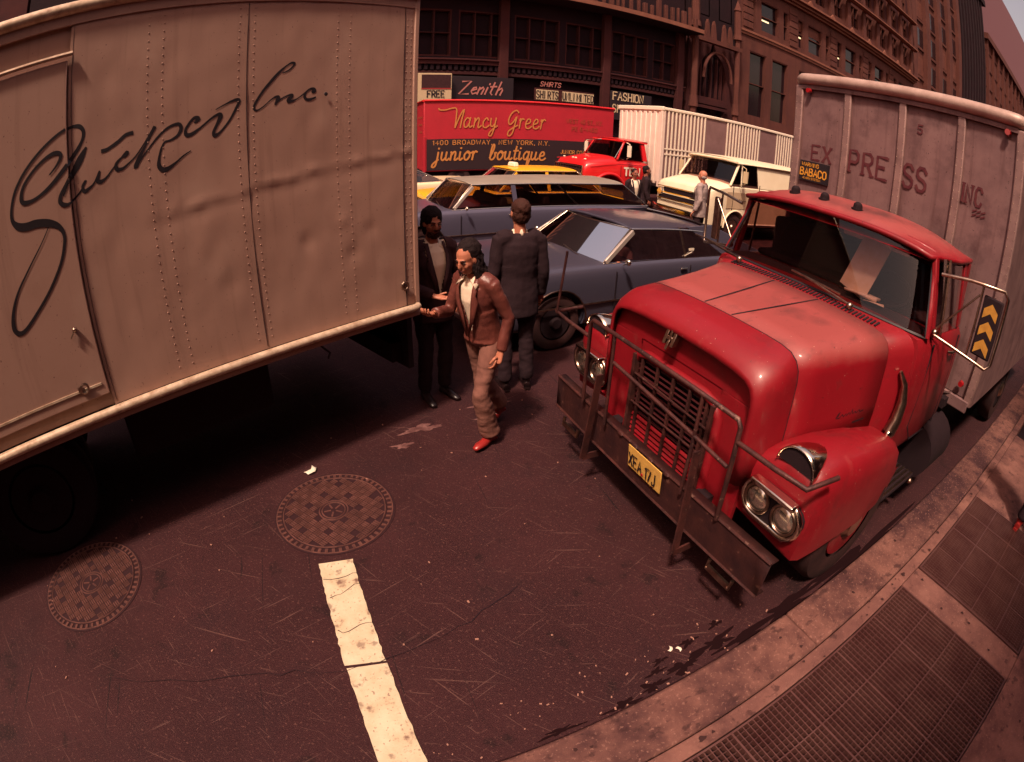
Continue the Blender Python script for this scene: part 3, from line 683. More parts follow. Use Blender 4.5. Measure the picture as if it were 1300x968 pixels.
t = tower('far_brick_building', 'distant brown brick building with a grey penthouse top under the sky', 106.5, 200, FY+1.5, 40, M['stone'], M['stone'], 5.2, 3.9, 9, 1.6, 2.2, lit=.22, pil=.4)
Off(t)(MB().bb(107.5, 240, FY+2.5, FY+15, 40.31, 60).build('penthouse', M['far_purple'], smooth=0))
# building behind the camera side of the street: shades and is mirrored in the glass
N = thing('near_side_building', 'dark shop building lining the near pavement', 'building', (10, -4.2, 0))
nb = MB()
for a_, b_, h_ in ((-35, -8, 10), (-8, -1, 13), (-1, 5, 10.5), (5, 11, 12.5), (11, 14, 17), (14, 60, 13)): nb.bb(a_, b_, -14, 0, 0, h_)
nb.build('wall', M['brick_red'], N, smooth=0)
nb = MB()
for i in range(20):
    for j in range(2): nb.bb(-33+i*4.6, -31+i*4.6, .002, .05, 3+j*3.6, 5.2+j*3.6)
nb.each('window', M['win'], N, smooth=0)
# ------------------------------------------------------------ grey box truck with the painted name
SLUCK= [[(2.595,2.261,0.0045),(2.658,2.181,0.006),(2.765,2.071,0.009),(2.87,1.961,0.0122),(2.928,1.864,0.0184),(2.948,1.782,0.0247),(2.924,1.741,0.0247),(2.867,1.747,0.0185),(2.756,1.822,0.0153),(2.645,1.918,0.0151),(2.552,2.034,0.015),(2.508,2.135,0.0164),(2.502,2.198,0.0179),(2.53,2.249,0.0268),(2.591,2.285,0.0358),(2.671,2.305,0.0388),(2.738,2.307,0.0389),(2.794,2.328,0.033),(2.826,2.373,0.018),(2.82,2.441,0.0135),(2.784,2.528,0.0135),(2.71,2.618,0.0135),(2.598,2.705,0.0134),(2.484,2.766,0.0134),(2.404,2.785,0.0149),(2.349,2.777,0.0209),(2.324,2.739,0.0179),(2.337,2.685,0.0164),(2.396,2.614,0.0208),(2.481,2.538,0.0208),(2.567,2.478,0.0179),(2.652,2.444,0.0149),(2.719,2.439,0.0209),(2.75,2.459,0.021),(2.734,2.527,0.015),(2.671,2.592,0.0134),(2.585,2.645,0.0149),(2.512,2.663,0.0209),(2.473,2.642,0.0179),(2.501,2.593,0.0119),(2.552,2.551,0.0074)],[(2.312,2.643,0.0119),(2.35,2.588,0.0356),(2.403,2.517,0.0297),(2.456,2.461,0.0178),(2.493,2.415,0.0178),(2.5,2.377,0.0208),(2.475,2.356,0.0208),(2.435,2.356,0.0119),(2.366,2.401,0.0089),(2.325,2.454,0.0089)],[(2.343,2.579,0.0089),(2.401,2.531,0.0074),(2.439,2.47,0.0074),(2.474,2.409,0.0074)],[(2.332,2.455,0.0071),(2.349,2.426,0.0141),(2.34,2.396,0.0195),(2.314,2.403,0.0159),(2.274,2.427,0.0088),(2.235,2.489,0.0071),(2.243,2.457,0.0142),(2.251,2.436,0.0212),(2.23,2.424,0.0195),(2.193,2.44,0.0106),(2.152,2.477,0.008),(2.113,2.511,0.008),(2.073,2.545,0.0124),(2.054,2.553,0.0213),(2.065,2.534,0.0106),(2.097,2.529,0.008),(2.127,2.501,0.0159),(2.123,2.47,0.0213),(2.088,2.466,0.0142),(2.049,2.487,0.0089),(2.001,2.519,0.008),(1.941,2.585,0.008),(1.893,2.645,0.0125),(1.872,2.671,0.0179),(1.903,2.62,0.0125),(1.943,2.559,0.0125),(1.983,2.498,0.0213),(2.005,2.455,0.0231),(1.975,2.488,0.0107),(1.925,2.538,0.0089),(1.857,2.603,0.0107),(1.791,2.647,0.0126),(1.726,2.659,0.0162),(1.706,2.631,0.0198),(1.728,2.591,0.0144),(1.775,2.569,0.0108),(1.813,2.565,0.009),(1.838,2.528,0.0107),(1.855,2.47,0.0143),(1.856,2.427,0.0232),(1.831,2.4,0.025),(1.794,2.405,0.0197),(1.745,2.43,0.0108),(1.697,2.46,0.0081),(1.65,2.48,0.0054)],[(2.21,2.598,0.0195),(2.172,2.602,0.0177),(2.106,2.63,0.0177),(2.059,2.658,0.0178),(2.017,2.662,0.0196)],[(1.619,2.648,0.0091),(1.595,2.667,0.0236),(1.618,2.679,0.0163),(1.651,2.653,0.0127),(1.679,2.613,0.0144),(1.672,2.581,0.0217),(1.635,2.583,0.0181),(1.578,2.614,0.0109),(1.51,2.658,0.011),(1.458,2.678,0.0165),(1.452,2.658,0.0238),(1.474,2.616,0.0165),(1.499,2.569,0.0164),(1.49,2.547,0.0201),(1.451,2.567,0.011),(1.397,2.623,0.011),(1.358,2.683,0.0129),(1.328,2.74,0.0167),(1.343,2.754,0.0167),(1.395,2.743,0.0092),(1.481,2.709,0.0046)],[(1.034,2.901,0.0056),(0.99,2.919,0.0079),(0.961,2.947,0.009),(0.953,2.964,0.0124),(0.974,2.968,0.0102),(1.009,2.949,0.0079),(1.061,2.906,0.0145),(1.118,2.847,0.0155),(1.17,2.79,0.0132),(1.21,2.733,0.0131),(1.229,2.696,0.0131),(1.223,2.673,0.012),(1.199,2.672,0.0077),(1.159,2.694,0.0066),(1.118,2.726,0.0066),(1.083,2.745,0.0111),(1.063,2.746,0.0133),(1.065,2.73,0.0222),(1.086,2.692,0.0089),(1.06,2.718,0.0078),(1.018,2.74,0.0078),(0.977,2.751,0.0112),(0.965,2.744,0.0135),(0.989,2.723,0.0224),(0.995,2.708,0.019),(0.971,2.707,0.0146),(0.935,2.719,0.0067),(0.893,2.745,0.0068),(0.851,2.777,0.008),(0.82,2.781,0.0171),(0.811,2.766,0.0251),(0.826,2.758,0.0114)],[(0.838,2.782,0.0057),(0.869,2.761,0.0113),(0.881,2.735,0.0147),(0.869,2.713,0.0159),(0.838,2.709,0.0148),(0.801,2.721,0.008)],[(0.73,2.738,0.0288),(0.72,2.732,0.0288)]]
T = thing('box_truck', 'grey riveted box truck body with a sweeping script name painted on its side', 'truck', (.99, 3.85, 0), R(21.19))
BL, BW, BZ0, BZ1 = 6.4, 2.35, 1.10, 3.50
def dent(s, z):
    c = 2.14+(1.816-s)*.083; h = 0.
    if s < 2.0:
        a = min(1, (2.0-s)/.2)*min(1, s/.06+.2)
        c += .022*noise.noise(Vector((s*4.5, 0, 3))); h += a*.0055*math.exp(-((z-c)/.03)**2)*(.55+1.3*noise.noise(Vector((s*9, z*12, 1))))-a*.003*math.exp(-((z-c+.06)/.05)**2)
    h += .0045*noise.noise(Vector((s*2.1, z*1.4, 4)))+.0026*noise.noise(Vector((s*8, z*5, 9)))
    for (ds, dz, r, q) in ((.9, 1.75, .06, -.006), (.55, 1.6, .05, -.005), (.62, 1.85, .05, .005), (1.5, 1.6, .07, -.004), (.4, 1.75, .05, -.005)):
        h += q*math.exp(-(((s-ds)**2+(z-dz)**2)/r**2))
    return h
b = MB(); DS = 2.42
NU, NV = 200, 90
b.grid(lambda u, v: Vector((-DS*u, -dent(DS*u, BZ0+(BZ1-BZ0)*v)-.004, BZ0+(BZ1-BZ0)*v)), NU, NV)
side = b.build('side_panel', M['box_grey'], T, smooth=180)
b = MB(); b.bb(-BL, 0, .012, BW, BZ0, BZ1); b.build('box_body', M['box_grey'], T, smooth=0)
# rear-end corner post, riveted panel joints
b = MB(); b.bb(-.028, .012, -.016, .2, BZ0-.02, BZ1); b.build('corner_post', M['box_grey'], T, bevel=.008)
b = MB()
for s_ in (1.28, 2.40):
    b.bb(-s_-.0012, -s_+.0012, -.0075, .0, BZ0+.02, BZ1-.1)
b.bb(-.11, -.108, -.0105, 0, BZ0, BZ1-.05)
b.build('panel_joint', M['ink'], T, smooth=0)
b = MB()
for s_ in (.05, .088, .55, .645, 1.235, 1.335, 1.825, 1.92):
    z = BZ0+.08
    while z < BZ1-.1: b.ball((-s_, -.0045-dent(s_, z), z), .0052, 6, sq=(1, .6, 1)); z += .052
b.build('rivet', M['box_grey'], T, smooth=180)
# side door section, proud of the wall, with its drip lip and handle
D = MB(); D.bb(-5.2, -2.43, -.022, .008, BZ0+.09, 3.19); Do = D.build('side_door', M['box_grey'], T, bevel=.006)
D = MB(); D.tube([(-5.2, -.03, 3.215), (-2.40, -.03, 3.225)], .014, 8); D.build('drip_lip', M['rail_cream'], Do)
D = MB(); D.bb(-5.1, -2.47, -.028, -.0225, BZ0+.16, BZ0+.175); D.build('seam', M['rail_cream'], Do, smooth=0)
D = MB(); D.ball((-2.55, -.035, 1.645), .016, 10); D.tube([(-2.55, -.035, 1.645), (-2.585, -.04, 1.60)], .006, 6); D.build('door_stud', M['chrome_dull'], Do)
D = MB(); D.tube([(-2.59+.028*math.cos(a), -.045, 1.285+.028*math.sin(a)) for a in [i*.6283 for i in range(10)]], .009, 6, closed=True); D.box((-2.62, -.035, 1.285), (.03, .02, .03)); D.build('door_ring', M['chrome_dull'], Do)
b = MB(); b.tube([(-.135+.03*math.cos(a), -.03, 1.27+.03*math.sin(a)) for a in [i*.6283 for i in range(10)]], .009, 8, closed=True); b.ball((-.135, -.01, 1.27), .02, 8); b.build('marker_socket', M['chrome_dull'], T)
# rub rail and cap rail
b = MB(); pts_ = [(-BL, -.045, BZ0-.02), (-.05, -.045, BZ0-.02), (-.02, -.03, BZ0-.015)]
b.tube(pts_, .030, 12); b.build('rub_rail', M['rail_cream'], T, smooth=60)
b = MB(); b.bb(-BL, -.005, -.04, .02, BZ0-.095, BZ0-.05); b.build('lower_rail', M['box_grey'], T, bevel=.01)
b = MB(); b.tube([(-BL, .0, BZ1+.02), (0.0, .0, BZ1+.02)], .045, 12); b.build('cap_rail', M['rail_cream'], T, smooth=60)
b = MB(); b.bb(-BL, 0, -.012, .1, BZ1-.09, BZ1-.02); b.bb(-BL, 0, 0, BW, BZ1-.019, BZ1+.03); b.build('roof_edge', M['box_grey'], T, smooth=0)
b = MB()
for st_ in SLUCK:
    if len(st_) == 2: b.ball((-st_[0][0], -.012-dent(st_[0][0], st_[0][1]), st_[0][1]), .014, 10, sq=(1, .25, 1)); continue
    # smooth the traced stroke
    sm = []
    for i in range(len(st_)-1):
        p0, p1, p2, p3 = [Vector(st_[min(max(k_, 0), len(st_)-1)]) for k_ in (i-1, i, i+1, i+2)]
        for t_ in (0, .25, .5, .75):
            sm.append(.5*((2*p1)+(-p0+p2)*t_+(2*p0-5*p1+4*p2-p3)*t_**2+(-p0+3*p1-3*p2+p3)*t_**3))
    sm.append(Vector(st_[-1]))
    b.ribbon([(-p.x, p.y, max(p.z*1.22, .006)) for p in sm], (0, 0, 0), EX, EZ, depth=.001)
for v in b.bm.verts: v.co.y += -.0042-dent(-v.co.x, v.co.z)
for v in b.bm.verts:
    if v.co.x < -2.425: v.co.y = -.0238-.0004*(v.index % 3)
b.build('painted_name', M['ink'], T, smooth=0, recalc=False)
# chassis and running gear in the dark below
b = MB(); b.bb(-BL, -.15, .75, .85, .72, 1.04); b.bb(-BL, -.15, 1.5, 1.6, .72, 1.04); b.bb(-.15, -.05, .2, 2.2, .55, .72); b.bb(-BL, -.05, .05, BW-.05, 1.0, 1.09); b.bb(-.05, .0, .1, 2.2, .5, 1.05)
b.build('chassis_frame', M['dark'], T, smooth=0)
def wheel(name, c, r, w, parent, axis='y', rim='dark', hub='chrome_dull', rr=.58, side=-1, seg=36, dark=False):
    """tyre with shoulders, rim and hub as sub-parts; axis across the vehicle is local y"""
    cx_, cy_, cz_ = c; t_ = MB(); prof = [(rr*r, -w/2+.01), (.80*r, -w/2-.002), (.95*r, -w/2+.012), (r, -w/2+.05), (r, w/2-.05), (.95*r, w/2-.012), (.80*r, w/2+.002), (rr*r, w/2-.01)]
    rings = [[t_.bm.verts.new((cx_+q*math.cos(a), cy_+d, cz_+q*math.sin(a))) for q, d in prof] for a in [2*math.pi*i/seg for i in range(seg)]]
    for i in range(seg):
        A_, B_ = rings[i], rings[(i+1) % seg]
        for k_ in range(len(prof)-1): t_._f((A_[k_], A_[k_+1], B_[k_+1], B_[k_]))
    o = t_.build(name, M['dark' if dark else 'rubber'], parent, smooth=40)
    q = MB(); q.cyl((cx_, cy_+side*(w/2-.05), cz_), (cx_, cy_+side*(w/2-.015), cz_), rr*r*.98, rr*r*.92, seg=24)
    q.cyl((cx_, cy_-side*(w/2-.03), cz_), (cx_, cy_-side*(w/2-.06), cz_), rr*r*.98, seg=24); q.build('rim', M[rim], o, smooth=40)
    q = MB(); q.cyl((cx_, cy_+side*(w/2-.014), cz_), (cx_, cy_+side*(w/2+.02), cz_), .24*r, .17*r, seg=16); q.build('hub', M[hub], o, smooth=40)
    return o
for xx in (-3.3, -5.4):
    for yy in (.45, .73, BW-.73, BW-.45): wheel('wheel', (xx, yy, .5), .5, .25, T, rim='dark', hub='dark', side=-1 if yy < 1 else 1, seg=24, dark=True)  # blackened wheels: the shade below the box is put into their colour
b = MB(); b.bb(-2.4, -1.2, .30, .7, .5, .95); b.build('fuel_tank', M['dark'], T, bevel=.04)
b = MB(); b.tube([(-.9, -.02, 1.02), (-.86, -.03, .97), (-.82, -.02, .93), (-.83, 0, .88)], .008, 6); b.build('air_hose', M['dark'], T)

# ------------------------------------------------------------ the red truck
X0, YC = 1.85, 2.0
K = thing('box_truck', 'red long-nosed truck with rusty brush guard and silver box body parked at the kerb', 'truck', (X0, YC, 0))
# faded paint blend on the upward panels
m = M['nose_red'] = mat('truck_red_hood', (.43, .010, .018), .45, coat=.1, bump=.04, bscale=7); nt = m.node_tree; bs_ = nt.nodes['Principled BSDF']
def blend_faded(m, zlo, zhi):
    nt = m.node_tree; bs_ = nt.nodes['Principled BSDF']
    tc = nt.nodes.new('ShaderNodeTexCoord'); sx = nt.nodes.new('ShaderNodeSeparateXYZ'); nt.links.new(tc.outputs['Object'], sx.inputs[0])
    no = nt.nodes.new('ShaderNodeTexNoise'); no.inputs['Scale'].default_value = 5; no.inputs['Detail'].default_value = 6; nt.links.new(tc.outputs['Object'], no.inputs['Vector'])
    ad = nt.nodes.new('ShaderNodeMath'); ad.operation = 'MULTIPLY_ADD'; ad.inputs[1].default_value = .12; nt.links.new(no.outputs[0], ad.inputs[0]); nt.links.new(sx.outputs[2], ad.inputs[2])
    mr = nt.nodes.new('ShaderNodeMapRange'); mr.inputs[1].default_value = zlo+.06; mr.inputs[2].default_value = zhi+.06; nt.links.new(ad.outputs[0], mr.inputs[0])
    n2 = nt.nodes.new('ShaderNodeTexNoise'); n2.inputs['Scale'].default_value = 2.6; n2.inputs['Detail'].default_value = 8; nt.links.new(tc.outputs['Object'], n2.inputs['Vector'])
    m2 = nt.nodes.new('ShaderNodeMapRange'); m2.inputs[1].default_value = .52; m2.inputs[2].default_value = .72; nt.links.new(n2.outputs[0], m2.inputs[0])
    x1 = nt.nodes.new('ShaderNodeMix'); x1.data_type = 'RGBA'; x1.inputs[6].default_value = (.275, .050, .048, 1); x1.inputs[7].default_value = (.10, .024, .023, 1); nt.links.new(m2.outputs[0], x1.inputs['Factor'])
    x2 = nt.nodes.new('ShaderNodeMix'); x2.data_type = 'RGBA'; x2.inputs[6].default_value = (.235, .0050, .0120, 1); nt.links.new(mr.outputs[0], x2.inputs['Factor']); nt.links.new(x1.outputs[2], x2.inputs[7])
    nt.links.new(x2.outputs[2], bs_.inputs['Base Color'])
    r2 = nt.nodes.new('ShaderNodeMapRange'); r2.inputs[3].default_value = .44; r2.inputs[4].default_value = .6; nt.links.new(mr.outputs[0], r2.inputs[0]); nt.links.new(r2.outputs[0], bs_.inputs['Roughness'])
blend_faded(m, 1.43, 1.51)
layer(m, (40, 40, 40), .70, .735, (.06, .012, .012), .9, detail=3); layer(m, (70, 70, 70), .73, .755, (.60, .38, .30), .8, detail=2); layer(m, (7, 16, 7), .58, .74, (.10, .026, .024), .55, detail=7)
def hoodring(u, w, zt, zs, rc, crown=.012):
    """half outline from the centre to the side bottom"""
    return [(0, zt), (w*.3, zt-crown*.15), (w*.6, zt-crown*.5), (w-rc*1.15, zt-crown), (w-rc*.62, zt-crown-rc*.10), (w-rc*.28, zt-crown-rc*.32), (w-rc*.08, zt-crown-rc*.66), (w, zt-crown-rc*1.1), (w+.015, (zt+zs)/2-.12), (w+.02, zs)]
def loft(mb, st, cap0=True, cap1=True):
    """st: list of (u, half outline); mirrored over v = 0"""
    rings = []
    for u, h in st: rings.append([mb.bm.verts.new((u, -a, z)) for a, z in h[::-1]]+[mb.bm.verts.new((u, a, z)) for a, z in h[1:]])
    for A_, B_ in zip(rings, rings[1:]):
        for k_ in range(len(A_)-1): mb._f((A_[k_], A_[k_+1], B_[k_+1], B_[k_]))
    if cap0: mb._f(rings[0])
    if cap1: mb._f(rings[-1][::-1])
    return rings
HS = [(.40, .665, 1.525), (.60, .69, 1.54), (.85, .735, 1.56), (1.0, .765, 1.575), (1.21, .82, 1.595)]
h = MB(); loft(h, [(u, hoodring(u, w, z, (.86 if u < 1 else .92), .135)) for u, w, z in HS], cap0=False, cap1=False)
hood = h.build('hood', M['nose_red'], K, smooth=50, solid=.012)
s_ = MB()
for sg in (-1, 1):
    s_.ribbon([(.41, sg*.115), (.8, sg*.155), (1.20, sg*.20)], (0, 0, 0), (1, 0, 0), (0, 1, 0), .012)
    
for vtx in s_.bm.verts: vtx.co.z = 1.5265+.086*(vtx.co.x-.4)+.005
s_.build('hood_seam', M['ink'], hood, smooth=0)
# domed nose cap with its overhanging lip
n_ = MB(); loft(n_, [(.105, [(0, 1.40), (.3, 1.395), (.45, 1.385), (.54, 1.37), (.58, 1.345), (.60, 1.31), (.61, 1.27), (.615, 1.22), (.62, 1.0), (.62, .80)]),
                     (.115, [(0, 1.43), (.3, 1.425), (.47, 1.41), (.56, 1.385), (.605, 1.355), (.63, 1.31), (.64, 1.26), (.645, 1.2), (.65, 1.0), (.655, .80)]),
                     (.16, [(0, 1.475), (.3, 1.47), (.49, 1.455), (.575, 1.43), (.625, 1.395), (.65, 1.345), (.66, 1.29), (.665, 1.22), (.67, 1.0), (.675, .80)]),
                     (.25, [(0, 1.507), (.3, 1.503), (.50, 1.493), (.585, 1.475), (.638, 1.44), (.664, 1.39), (.674, 1.32), (.675, 1.23), (.68, 1.0), (.685, .80)]),
                     (.388, hoodring(.388, .665, 1.524, .80, .135))], cap0=False, cap1=True)
nose_seam = [(.396, a*1.004, z+.003) for a, z in hoodring(.388, .665, 1.524, .80, .135)]
nose = n_.build('nose_cap', M['truck_red'], K, smooth=60, solid=.014)
sm_ = MB(); sm_.tube([(u, -a, z) for u, a, z in nose_seam[::-1]]+nose_seam[1:], .0045, 5); sm_.build('nose_seam', M['ink'], nose)
# grille fascia: recessed flat shell, raised surround, slatted opening
fs = MB()
GV0, GV1, GZ0, GZ1 = -.36, .36, .56, 1.10
out = [(-.655, .50), (-.655, 1.22), (-.60, 1.325), (-.50, 1.355), (.50, 1.355), (.60, 1.325), (.655, 1.22), (.655, .50)]
for a in ((-.655, GV0, .50, 1.22), (GV1, .655, .50, 1.22), (GV0, GV1, GZ1, 1.22), (GV0, GV1, .50, GZ0)): fs.bb(.16, .20, *a)
fs.prism([(-.655, 1.2201), (.655, 1.2201), (.60, 1.335), (.5, 1.37), (-.5, 1.37), (-.60, 1.335)], (.20, 0, 0), (0, 1, 0), (0, 0, 1), -.04)
fas = fs.build('grille_shell', M['truck_red'], K, smooth=0, bevel=.006)
rs = MB(); rs.tube([(.155, GV0-.03, .52), (.15, GV0-.03, 1.06), (.15, GV0+.02, 1.13), (.15, GV0+.10, 1.15), (.15, GV1-.10, 1.15), (.15, GV1-.02, 1.13), (.15, GV1+.03, 1.06), (.155, GV1+.03, .52)], .030, 10); rs.build('grille_surround', M['truck_red'], fas, smooth=60)
bk = MB(); bk.bb(.24, .26, GV0-.02, GV1+.02, .5, 1.13); bk.build('radiator_core', M['dark'], fas, smooth=0)
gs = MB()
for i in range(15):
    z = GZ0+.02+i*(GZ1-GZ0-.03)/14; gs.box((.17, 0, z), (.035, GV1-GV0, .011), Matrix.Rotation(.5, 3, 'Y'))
gs.build('grille_slat', M['dark_red'], fas, smooth=0)  # shade on the upper slats is put into this darker red
gs = MB()
for i in range(5):
    z = GZ0-.005+i*.036; gs.box((.158, 0, z), (.02, GV1-GV0-.02, .020), Matrix.Rotation(.5, 3, 'Y'))
gs.build('lower_grille_slat', M['truck_red'], fas, smooth=0)
gr = MB()
for v in (-.30, -.15, 0, .15, .30): gr.bb(.13, .148, v-.009, v+.009, .50, 1.12)
for v in (-.36, .36): gr.bb(.11, .15, v-.013, v+.013, .42, 1.13)
gr.tube([(.125, -.36, .97), (.125, .36, 1.0)], .007, 6); gr.tube([(.125, -.36, .80), (.125, .36, .80)], .006, 6)
gr.build('grille_rods', M['rust_steel'], fas, smooth=0)
# old emblem: stacked letter H over a bar
em = MB()
for a in ((-.045, -.022, 1.325, 1.405), (.022, .045, 1.325, 1.405), (-.0215, .0215, 1.355, 1.375), (-.009, .009, 1.30, 1.354), (-.009, .009, 1.376, 1.425)): em.bb(.060, .098, *a)
em.bm.verts.ensure_lookup_table()
for v in em.bm.verts: v.co.y += .04; v.co.x += .045*(v.co.z-1.3)/.12
em.build('emblem', M['chrome_dull'], nose, bevel=.003)
# front wings, cut by the wheel arches
def fender(sg):
    def sec(u, ti, to, zt, zb, zi):
        i_ = [(.60, zi-.25), (.60, zi), (ti, zi+.02), ((ti+to)/2, zt), (to-.08, zt-.012), (to-.02, zt-.06), (to, zt-.16), (to+.012, (zt+zb)/2), (to, zb), (to-.06, zb)]
        return i_
    S_ = [(.19, .70, 1.07, 1.02, .60, .88), (.21, .68, 1.11, 1.08, .565, .94), (.27, .67, 1.130, 1.115, .55, .98), (.42, .68, 1.14, 1.13, .55, 1.0), (.65, .70, 1.14, 1.105, .54, 1.0), (.95, .75, 1.13, 1.055, .50, .98), (1.25, .80, 1.11, .98, .50, .96), (1.45, .84, 1.08, .89, .50, .92), (1.60, .86, 1.04, .80, .52, .86)]
    f = MB(); rings = []
    for s__ in S_:
        u = s__[0]; rings.append([f.bm.verts.new((u, sg*a, z)) for a, z in sec(*s__)])
    for A_, B_ in zip(rings, rings[1:]):
        n2 = len(A_)
        for k_ in range(n2): f._f((A_[k_], A_[(k_+1) % n2], B_[(k_+1) % n2], B_[k_]))
    f._f(rings[0]); f._f(rings[-1][::-1])
    o = f.build('front_wing', M['truck_red'], K, smooth=50)
    c = MB(); c.cyl((.98, sg*.5, .43), (.98, sg*1.4, .43), .515, seg=40); c.bb(.465, 1.495, sg*.5, sg*1.4, -.2, .43)
    for (a, b__, zz) in ((.13, .93, .3),): pass
    cut = c.build('cut', M['dark'])
    c.bm = None
    md = o.modifiers.new('x', 'BOOLEAN'); md.object = cut; md.operation = 'DIFFERENCE'; md.solver = 'EXACT'
    try: md.use_self = True
    except Exception: pass
    bake(o, 45); bpy.data.objects.remove(cut)
    # headlamps
    hc = [sg*.80, sg*1.00]
    be = MB(); rr_ = .108; pts_ = []
    for i in range(9): a = math.pi/2+math.pi*i/8; pts_.append((.165, sg*.80+(math.cos(a)*rr_)*sg, .80+math.sin(a)*rr_))
    for i in range(9): a = -math.pi/2+math.pi*i/8; pts_.append((.165, sg*1.00+(math.cos(a)*rr_)*sg, .80+math.sin(a)*rr_))
    pod = MB(); 
    a_ = [pod.bm.verts.new((.152, p[1], p[2])) for p in pts_]; b_ = [pod.bm.verts.new((.24, p[1], p[2])) for p in pts_]
    for i in range(len(a_)): pod._f((a_[i], a_[(i+1) % len(a_)], b_[(i+1) % len(a_)], b_[i]))
    pod._f(a_); podo = pod.build('headlamp_panel', M['dark'], o, smooth=0)
    be.tube([(.154, p[1], p[2]) for p in pts_], .016, 8, closed=True); be.build('chrome_bezel', M['chrome'], o, smooth=60)
    ey = MB(); ey.bb(.105, .17, sg*.74, sg*1.05, .895, .925); ey.build('chrome_brow', M['chrome'], o, bevel=.008)
    for v in hc:
        hl = MB(); hl.grid(lambda a, q: Vector((.148-.032*math.cos(q*math.pi/2)+.01, v+.078*math.sin(q*math.pi/2)*math.cos(a*2*math.pi), .80+.078*math.sin(q*math.pi/2)*math.sin(a*2*math.pi))), 24, 6)
        ho = hl.build('headlight', M['lens'], K, smooth=180)
        rg = MB(); rg.tube([(.144, v+.082*math.cos(a), .80+.082*math.sin(a)) for a in [i*math.pi/12 for i in range(24)]], .008, 6, closed=True); rg.build('rim', M['chrome_dull'], ho)
    # chrome-hooded turn lamp on top of the wing
    vi = MB(); vi.grid(lambda a, q: Vector((.19+.32*q, sg*.93+.125*math.cos(math.pi*a)*(1-q**2.2), 1.055+.115*math.sin(math.pi*a)*(1-q**1.6)+.03*q)), 14, 8)
    vo = vi.build('turn_lamp_hood', M['chrome'], K, smooth=180, solid=.008)
    ln_ = MB(); ln_.grid(lambda a, q: Vector((.20, sg*.93+.120*q*math.cos(math.pi*a), 1.06+.108*q*math.sin(math.pi*a))), 12, 3); ln_.build('lamp_glass', M['dark'], vo, smooth=0)
    w_ = MB(); w_.tube([(.175, sg*.72, .66), (.185, sg*1.03, .655)], .012, 6); w_.build('lower_moulding', M['truck_red'], o)
    return o
fender(-1); fender(1)
il = MB(); il.bb(.2, 1.5, -.62, -.58, .55, 1.12); il.bb(.2, 1.5, .58, .62, .55, 1.12); il.bb(.25, 1.5, -.57, .57, .45, .9); il.build('inner_wing', M['dark'], K, smooth=0)
# chrome side scoops, badge script
for sg in (-1, 1):
    sc_ = MB(); sc_.tube([(1.29, sg*.975, .985), (1.32, sg*.985, 1.08), (1.335, sg*.98, 1.2), (1.33, sg*.955, 1.31), (1.29, sg*.915, 1.39)], [.048, .042, .036, .026, .012], 10); sc_.build('air_scoop', M['chrome_dull'] if sg < 0 else M['chrome_dull'], K, smooth=60)
    sc_ = MB(); sc_.ball((1.285, sg*.985, .985), .054, 12, sq=(1, .6, .7)); sc_.build('scoop_tip', M['chrome'], K, smooth=180)
bg_ = MB(); sq_ = [(0, .2), (.05, .75), (.09, .95), (.06, .4), (.03, .1), (.12, .05), (.2, .5), (.27, .1), (.34, .5), (.36, .1), (.45, .55), (.50, .1), (.55, .95), (.6, .2), (.68, .45), (.74, .15), (.82, .55), (.88, .2), (1.0, .3)]
def hside(u): return -(.70+.11*(u-.3))
bg_.ribbon([(.78+.28*a, 1.165+.045*z) for a, z in sq_], (0, -.775, 0), (1, 0, 0), (0, 0, 1), .010, depth=.012); bg_.ribbon([(.96, 1.12), (1.08, 1.125)], (0, -.785, 0), (1, 0, 0), (0, 0, 1), .012, depth=.012)
bgo = bg_.build('name_badge', M['ink'], K, smooth=0, recalc=False)
bgo.rotation_euler = (0, 0, -.125); bgo.location = (-.005, .045, 0)
# cowl with vent slots
cw = MB(); loft(cw, [(1.215, hoodring(0, .825, 1.597, .9, .135)), (1.31, hoodring(0, .90, 1.615, .9, .13)), (1.46, hoodring(0, .955, 1.625, .9, .12))]); co = cw.build('cowl', M['truck_red'], K, smooth=50)
cv = MB(); 
for i in range(44):
    v = -.66+i*1.32/43; cv.box((1.262, v, 1.611-.014*abs(v)), (.07, .013, .008), Matrix.Rotation(-.2, 3, 'Y'))
cv.build('cowl_vents', M['ink'], co, smooth=0)
# cab
cb = MB(); CW = .985
def cabring(w, zt, zb): return [(0, zt), (w*.9, zt), (w-.03, zt-.01), (w, zt-.06), (w+.012, zt-.3), (w+.008, zb+.1), (w-.04, zb)]
loft(cb, [(1.40, cabring(CW-.03, 1.60, .72)), (1.52, cabring(CW, 1.605, .72)), (2.0, cabring(CW+.005, 1.60, .72)), (2.36, cabring(CW, 1.60, .78)), (2.42, cabring(CW-.03, 1.60, .80))])
cab = cb.build('cab', M['truck_red'], K, smooth=45)
rf = MB()
def roofp(u, v):   # u 0..1 back, v -1..1
    a = (u*2-1); e = 1-abs(v)**3.2
    return Vector((1.47+.93*u+.06*v*v, v*(.835+.09*min(1, u*2)-.03*max(0, a)), 2.105+.14*e*(1-.62*abs(a)**3)+.018))
rf.grid(lambda a, q: roofp(a, q*2-1), 12, 24)
rf.grid(lambda a, q: roofp(a, q*2-1)-Vector((0, 0, .05+.05*(1-abs(q*2-1)**3.2))), 12, 24)
blend = M['roof_red'] = mat('cab_roof_red', (.43, .010, .018), .4, coat=.25); blend_faded(blend, 2.10, 2.20)
ro_ = rf.build('cab_roof', M['roof_red'], K, smooth=60)
re_ = MB()
per = [roofp(0, -1+2*i/16) for i in range(17)]+[roofp(i/8, 1) for i in range(1, 9)]+[roofp(1, 1-2*i/16) for i in range(1, 17)]+[roofp(1-i/8, -1) for i in range(1, 8)]
